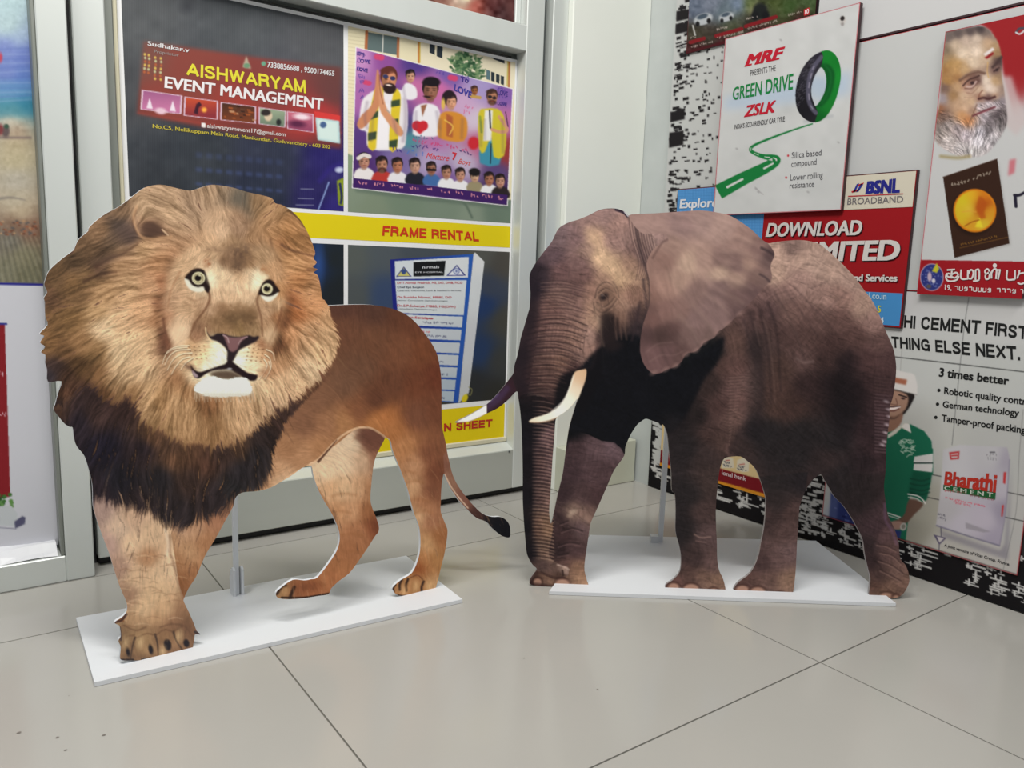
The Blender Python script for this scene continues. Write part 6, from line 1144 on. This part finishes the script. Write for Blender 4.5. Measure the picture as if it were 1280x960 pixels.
    s.line(P("952,310 960,314 966,318"), 3.6, (66, 50, 54), .8, 1.4); s.line(P("950,343 957,347 962,352"), 3, (70, 54, 58), .7, 1.2)
    s.ell(828, 420, 18, 8, (72, 52, 52), 10, 7, .5); s.ell(835, 318, 12, 14, (140, 104, 94), 0, 9, .35)
    s.line(P("808,440 822,430 840,428"), 1.6, (170, 132, 126), .22, 1.4); s.line(P("812,452 826,444 842,444 856,438"), 1.6, (170, 132, 126), .22, 1.4)
    for x, y in ((817, 466), (832, 462), (845, 457), (858, 443), (870, 438), (880, 428), (895, 416), (910, 404), (925, 392)): s.ell(x, y, 4.5, 2.6, (158, 120, 114), -30, 1.8, .6)
    # folds of the flank, shoulder, rump
    for q, w in (("938,392 944,420 950,450 952,490 948,530", 6), ("950,388 957,420 962,460 964,505", 3), ("960,378 970,410 974,450 976,490", 2.4), ("930,400 938,430 946,460", 2.4), ("968,366 985,395 998,425 1006,452", 1.8), ("980,362 1003,392 1022,420", 1.6),
                 ("992,358 1020,388 1040,410", 1.4), ("1036,384 1058,366", 1.6), ("1015,360 1034,352", 1.4), ("1062,440 1060,480 1064,530", 5), ("925,540 914,560 908,575", 4)): s.line(P(q), w, (46, 35, 39), .5 if w > 2 else .32, w * .6 + 1, w * .5)
    for q in ("955,400 962,430 967,470 969,505", "943,402 950,432", "975,380 992,410 1004,440", "1024,398 1046,378"): s.line(P(q), 2.2, (160, 122, 112), .25, 1.6, 1)
    s.line(P("996,448 1004,453 1016,452"), 3, (165, 132, 128), .5, 1.6)
    for j in range(26):
        y = 470 + j * 4.2; s.line([(1078 + (j % 5) * 2, y - 4), (1094, y), (1112 - max(0, y - 500) * .02, y + 3)], 1.6, (44, 32, 38), .26, 1.2, .8); s.line([(1094, y + 2), (1114 - max(0, y - 500) * .04, y + 4)], 1.4, (176, 138, 148) if y > 490 else (120, 88, 88), .3, 1.2, 1.6)
        if y > 560: break
    for x, y in ((1108, 502), (1111, 512), (1112, 521), (1109, 531), (1107, 541), (1106, 552), (1103, 556)): s.ell(x, y, 3.2, 1.6, (214, 192, 204), 20, 1.2, .7)
    for j in range(22):
        y = 468 + j * 4; s.line([(898 + j * .4, y), (915, y + 3), (931 - j * .9, y + 1)], 1.3, (66, 46, 46), .42, .8, .6); s.line([(912, y + 4), (930 - j * .9, y + 2.6)], 1.2, (160, 122, 112), .35, .7, .7)
    s.line(P("868,668 876,672 888,671"), 2, (164, 128, 118), .6, .9); s.line(P("870,676 882,678"), 1.6, (150, 112, 106), .5, .9)
    s.line(P("908,556 909,564 911,570"), 3, (120, 86, 82), .5, 1.6)
    for q in ("1100,690 1115,694 1126,704", "1098,700 1114,706 1128,716", "1100,712 1112,718 1126,726", "1096,680 1108,682 1120,688"): s.line(P(q), 1.6, (66, 46, 46), .6, .9); s.line([(x, y + 2) for x, y in P(q)], 1.5, (172, 130, 118), .45, .8)
    for q in ("702,664 716,660 728,664", "698,682 712,678 724,680", "697,694 710,692", "700,655 710,651"): s.line(P(q), 1.8, (44, 32, 34), .6, 1); s.line([(x, y + 2.2) for x, y in P(q)], 1.5, (140, 104, 104), .4, .9)
    s.ell(716, 640, 5, 3, (196, 168, 146), -20, 2, .7); s.ell(712, 645, 3, 2, (190, 160, 138), 0, 1.5, .6); s.ell(735, 648, 6, 4, (170, 134, 118), 30, 3, .6)
    s.line(P("1106,630 1107,650 1114,662 1121,680"), 2.6, (120, 84, 120), .55, 1.6)
    lum = img.mean(2, keepdims=True); img[:] = (lum + (img - lum) * .82) * .94
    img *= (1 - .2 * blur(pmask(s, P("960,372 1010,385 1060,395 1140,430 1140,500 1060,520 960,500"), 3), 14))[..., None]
    # toenails
    T = (186, 146, 126); dk = (62, 40, 36)
    for cx, cy, rx, ry in ((842, 733, 7, 5), (864, 736, 10, 7), (892, 739, 6, 4.5), (928, 736, 8, 5), (947, 740, 10, 7), (975, 743.5, 7, 4), (703, 729, 9, 6), (672, 727, 5, 5), (1108, 744, 8, 4), (1120, 746, 4, 3)):
        s.ell(cx, cy, rx + 1.6, ry + 1.6, dk, 0, 1.4, .7); s.ell(cx, cy + 1, rx, ry, T, 0, 1.3, .8)
    for x, y, w in ((866, 740, 6), (890, 741, 4), (950, 743.5, 6), (974, 745.5, 5), (705, 734.5, 5), (1100, 747, 3)): s.line([(x - w, y), (x + w, y)], 1.6, (236, 208, 196), .85, .7)
    s.line(P("664,730 690,733"), 4, (48, 32, 32), .7, 1.6)
    # tusks
    ty = idw(s, Q("739,463,196,158,124 728,470,214,180,146 722,490,228,214,190 712,500,240,236,220 700,515,244,242,230 680,522,240,234,216 665,526,232,220,196 735,480,212,178,150"), 3)
    s.poly(P("716,470 720,464 728,462 733,462 732,474 727,488 722,500 714,510 702,519 688,525 672,528 661,527 668,522 682,518 696,510 706,498 711,486"), ty, .5, 3)
    s.line(P("662,527.5 676,528 692,524 708,515 720,502"), 1.4, (196, 160, 128), .7, .7); s.line(P("717,470 711,488 703,502 690,514"), 1.6, (255, 252, 244), .6, 1)
    s.poly(P("646,489 640,472 630,482 618,496 608,505 608.5,517 622,510 635,500"), (50, 32, 40), .6); s.over(blur(pmask(s, P("608,505 625,489 634,480 638,486 625,503 609,514")), 2) * .5, (74, 58, 96)); s.line(P("612,502 622,493"), 3, (98, 84, 128), .6, 1.4)
    s.poly(P("608.4,505.6 588,518 568.6,528 585,527.5 600.6,521 608.4,517"), (246, 244, 234), .5); s.line(P("572,528 590,525.5 608,517"), 1.4, (206, 174, 140), .6, .7)
    return s
# ------------------------------------------------------------------ the two foam-board cutouts
WA, WE = (208, 210, 212), (214, 216, 218)
def smooth_outline(o): return spline(o, 3)
THK = .005
# lion: stands square to the room
pL = planeY(1.97)
lo = smooth_outline(LION); s_ = paint_lion(1.25)
foot = GROUND.at(350, 790)
lion = bpy.data.objects.new('lion_cutout', None); COL.objects.link(lion); c = pL.at(350, 790); c[2] = 0; lion.location = c; ORIGIN[lion] = c; lion.empty_display_size = .05
tag(lion, 'foam board cutout printed with a maned lion on a white base', 'cutout')
slab('foam_board', [pL.off(-.0003).at(*q) for q in lo], (0, THK, 0), M_FOAM, lion)
print_face('printed_face', pL, s_, lo, lion, WA, mat=M_GLOSSY_PRINT)['label'] = 'photo print of a lion with tan mane and black chest'
top = Plane((0, 0, .006), (0, 0, 1))
slab('base_board', [top.at(*q) for q in ((95, 772), (507.5, 694.5), (578, 749), (118, 853))], (0, 0, -.0055), M_FOAM, lion)
def quad_prism(name, lo4, hi4, mat, parent): return mesh_obj(name, list(lo4) + list(hi4), [(0, 1, 2, 3), (4, 5, 6, 7), (0, 1, 5, 4), (1, 2, 6, 5), (2, 3, 7, 6), (3, 0, 4, 7)], mat, parent)
def rect4(c, a, b): c, a, b = map(np.array, (c, a, b)); return [c - a - b, c + a - b, c + a + b, c - a + b]
f0 = top.at(296.5, 742); xs = f0[0]; ya = pL.p[1] + THK + .0005
hz_ = pL.at(296, 600)[2]
quad_prism('support_strut', rect4((xs - .001, f0[1], .006), (.0032, 0, 0), (0, .004, 0)), rect4((xs - .001, f0[1], .33), (.0032, 0, 0), (0, .004, 0)), M_FOAM, lion)
box('strut_spacer', xs - .006, xs + .004, ya, f0[1] + .004, .325, .345, M_FOAM, lion)
for dx in (-.0078, .0040):
    mesh_obj('strut_bracket', [np.array((xs + dx + e, f0[1] + y, z)) for e in (0, .0034) for y, z in ((-.010, .006), (.010, .006), (.010, .030), (.004, .044), (-.004, .050), (-.010, .046))], [(0, 1, 2, 3, 4, 5), (6, 7, 8, 9, 10, 11)] + [(i, (i + 1) % 6, 6 + (i + 1) % 6, 6 + i) for i in range(6)], M_FOAM, lion)
# elephant: turned towards the right wall
A, B = GROUND.at(700, 734), GROUND.at(1110, 749); u = (B - A) / np.linalg.norm(B - A); n = np.cross(u, (0, 0, 1.0)); n = n if n @ (EYE - A) > 0 else -n
pE = Plane(A, n); eo = smooth_outline(ELEPHANT); eh = smooth_outline(ELEPHANT_HOLE); s_ = paint_elephant(1.25)
el = bpy.data.objects.new('elephant_cutout', None); COL.objects.link(el); c = (A + B) / 2; el.location = c; ORIGIN[el] = c; el.empty_display_size = .05
tag(el, 'foam board cutout printed with a tusked elephant on a white base', 'cutout')
slab('foam_board', [pE.off(-.0003).at(*q) for q in eo], -pE.n * THK, principled('foam_board_grey', (.30, .27, .27), .5), el, holes=[[pE.off(-.0003).at(*q) for q in eh]])
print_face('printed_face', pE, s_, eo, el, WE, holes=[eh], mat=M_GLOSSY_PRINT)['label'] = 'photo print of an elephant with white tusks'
slab('base_board', [top.at(*q) for q in ((686.5, 739), (738, 668.5), (1020, 675.8), (1120, 754))], (0, 0, -.0055), M_FOAM, el)
f1 = top.at(825, 677); bk = -pE.n; hit = None
tp_ = f1 + np.array((0, 0, .24)); d_ = (pE.p - f1) @ n
quad_prism('strut_spacer', rect4(tp_, u * .006, n * .004), rect4(tp_ + n * (d_ - THK - .001) + np.array((0, 0, .006)), u * .006, n * .004), M_FOAM, el)
quad_prism('support_strut', rect4(f1 + (0, 0, .0), u * .0045, bk * .004), rect4(tp_, u * .0045, bk * .004), M_FOAM, el)
for k in (-1.0,):
    c = f1 + u * -.011; quad_prism('strut_bracket', rect4(c, u * .0075, bk * .008), rect4(c + np.array((0, 0, .012)), u * .007, bk * .008), M_FOAM, el)
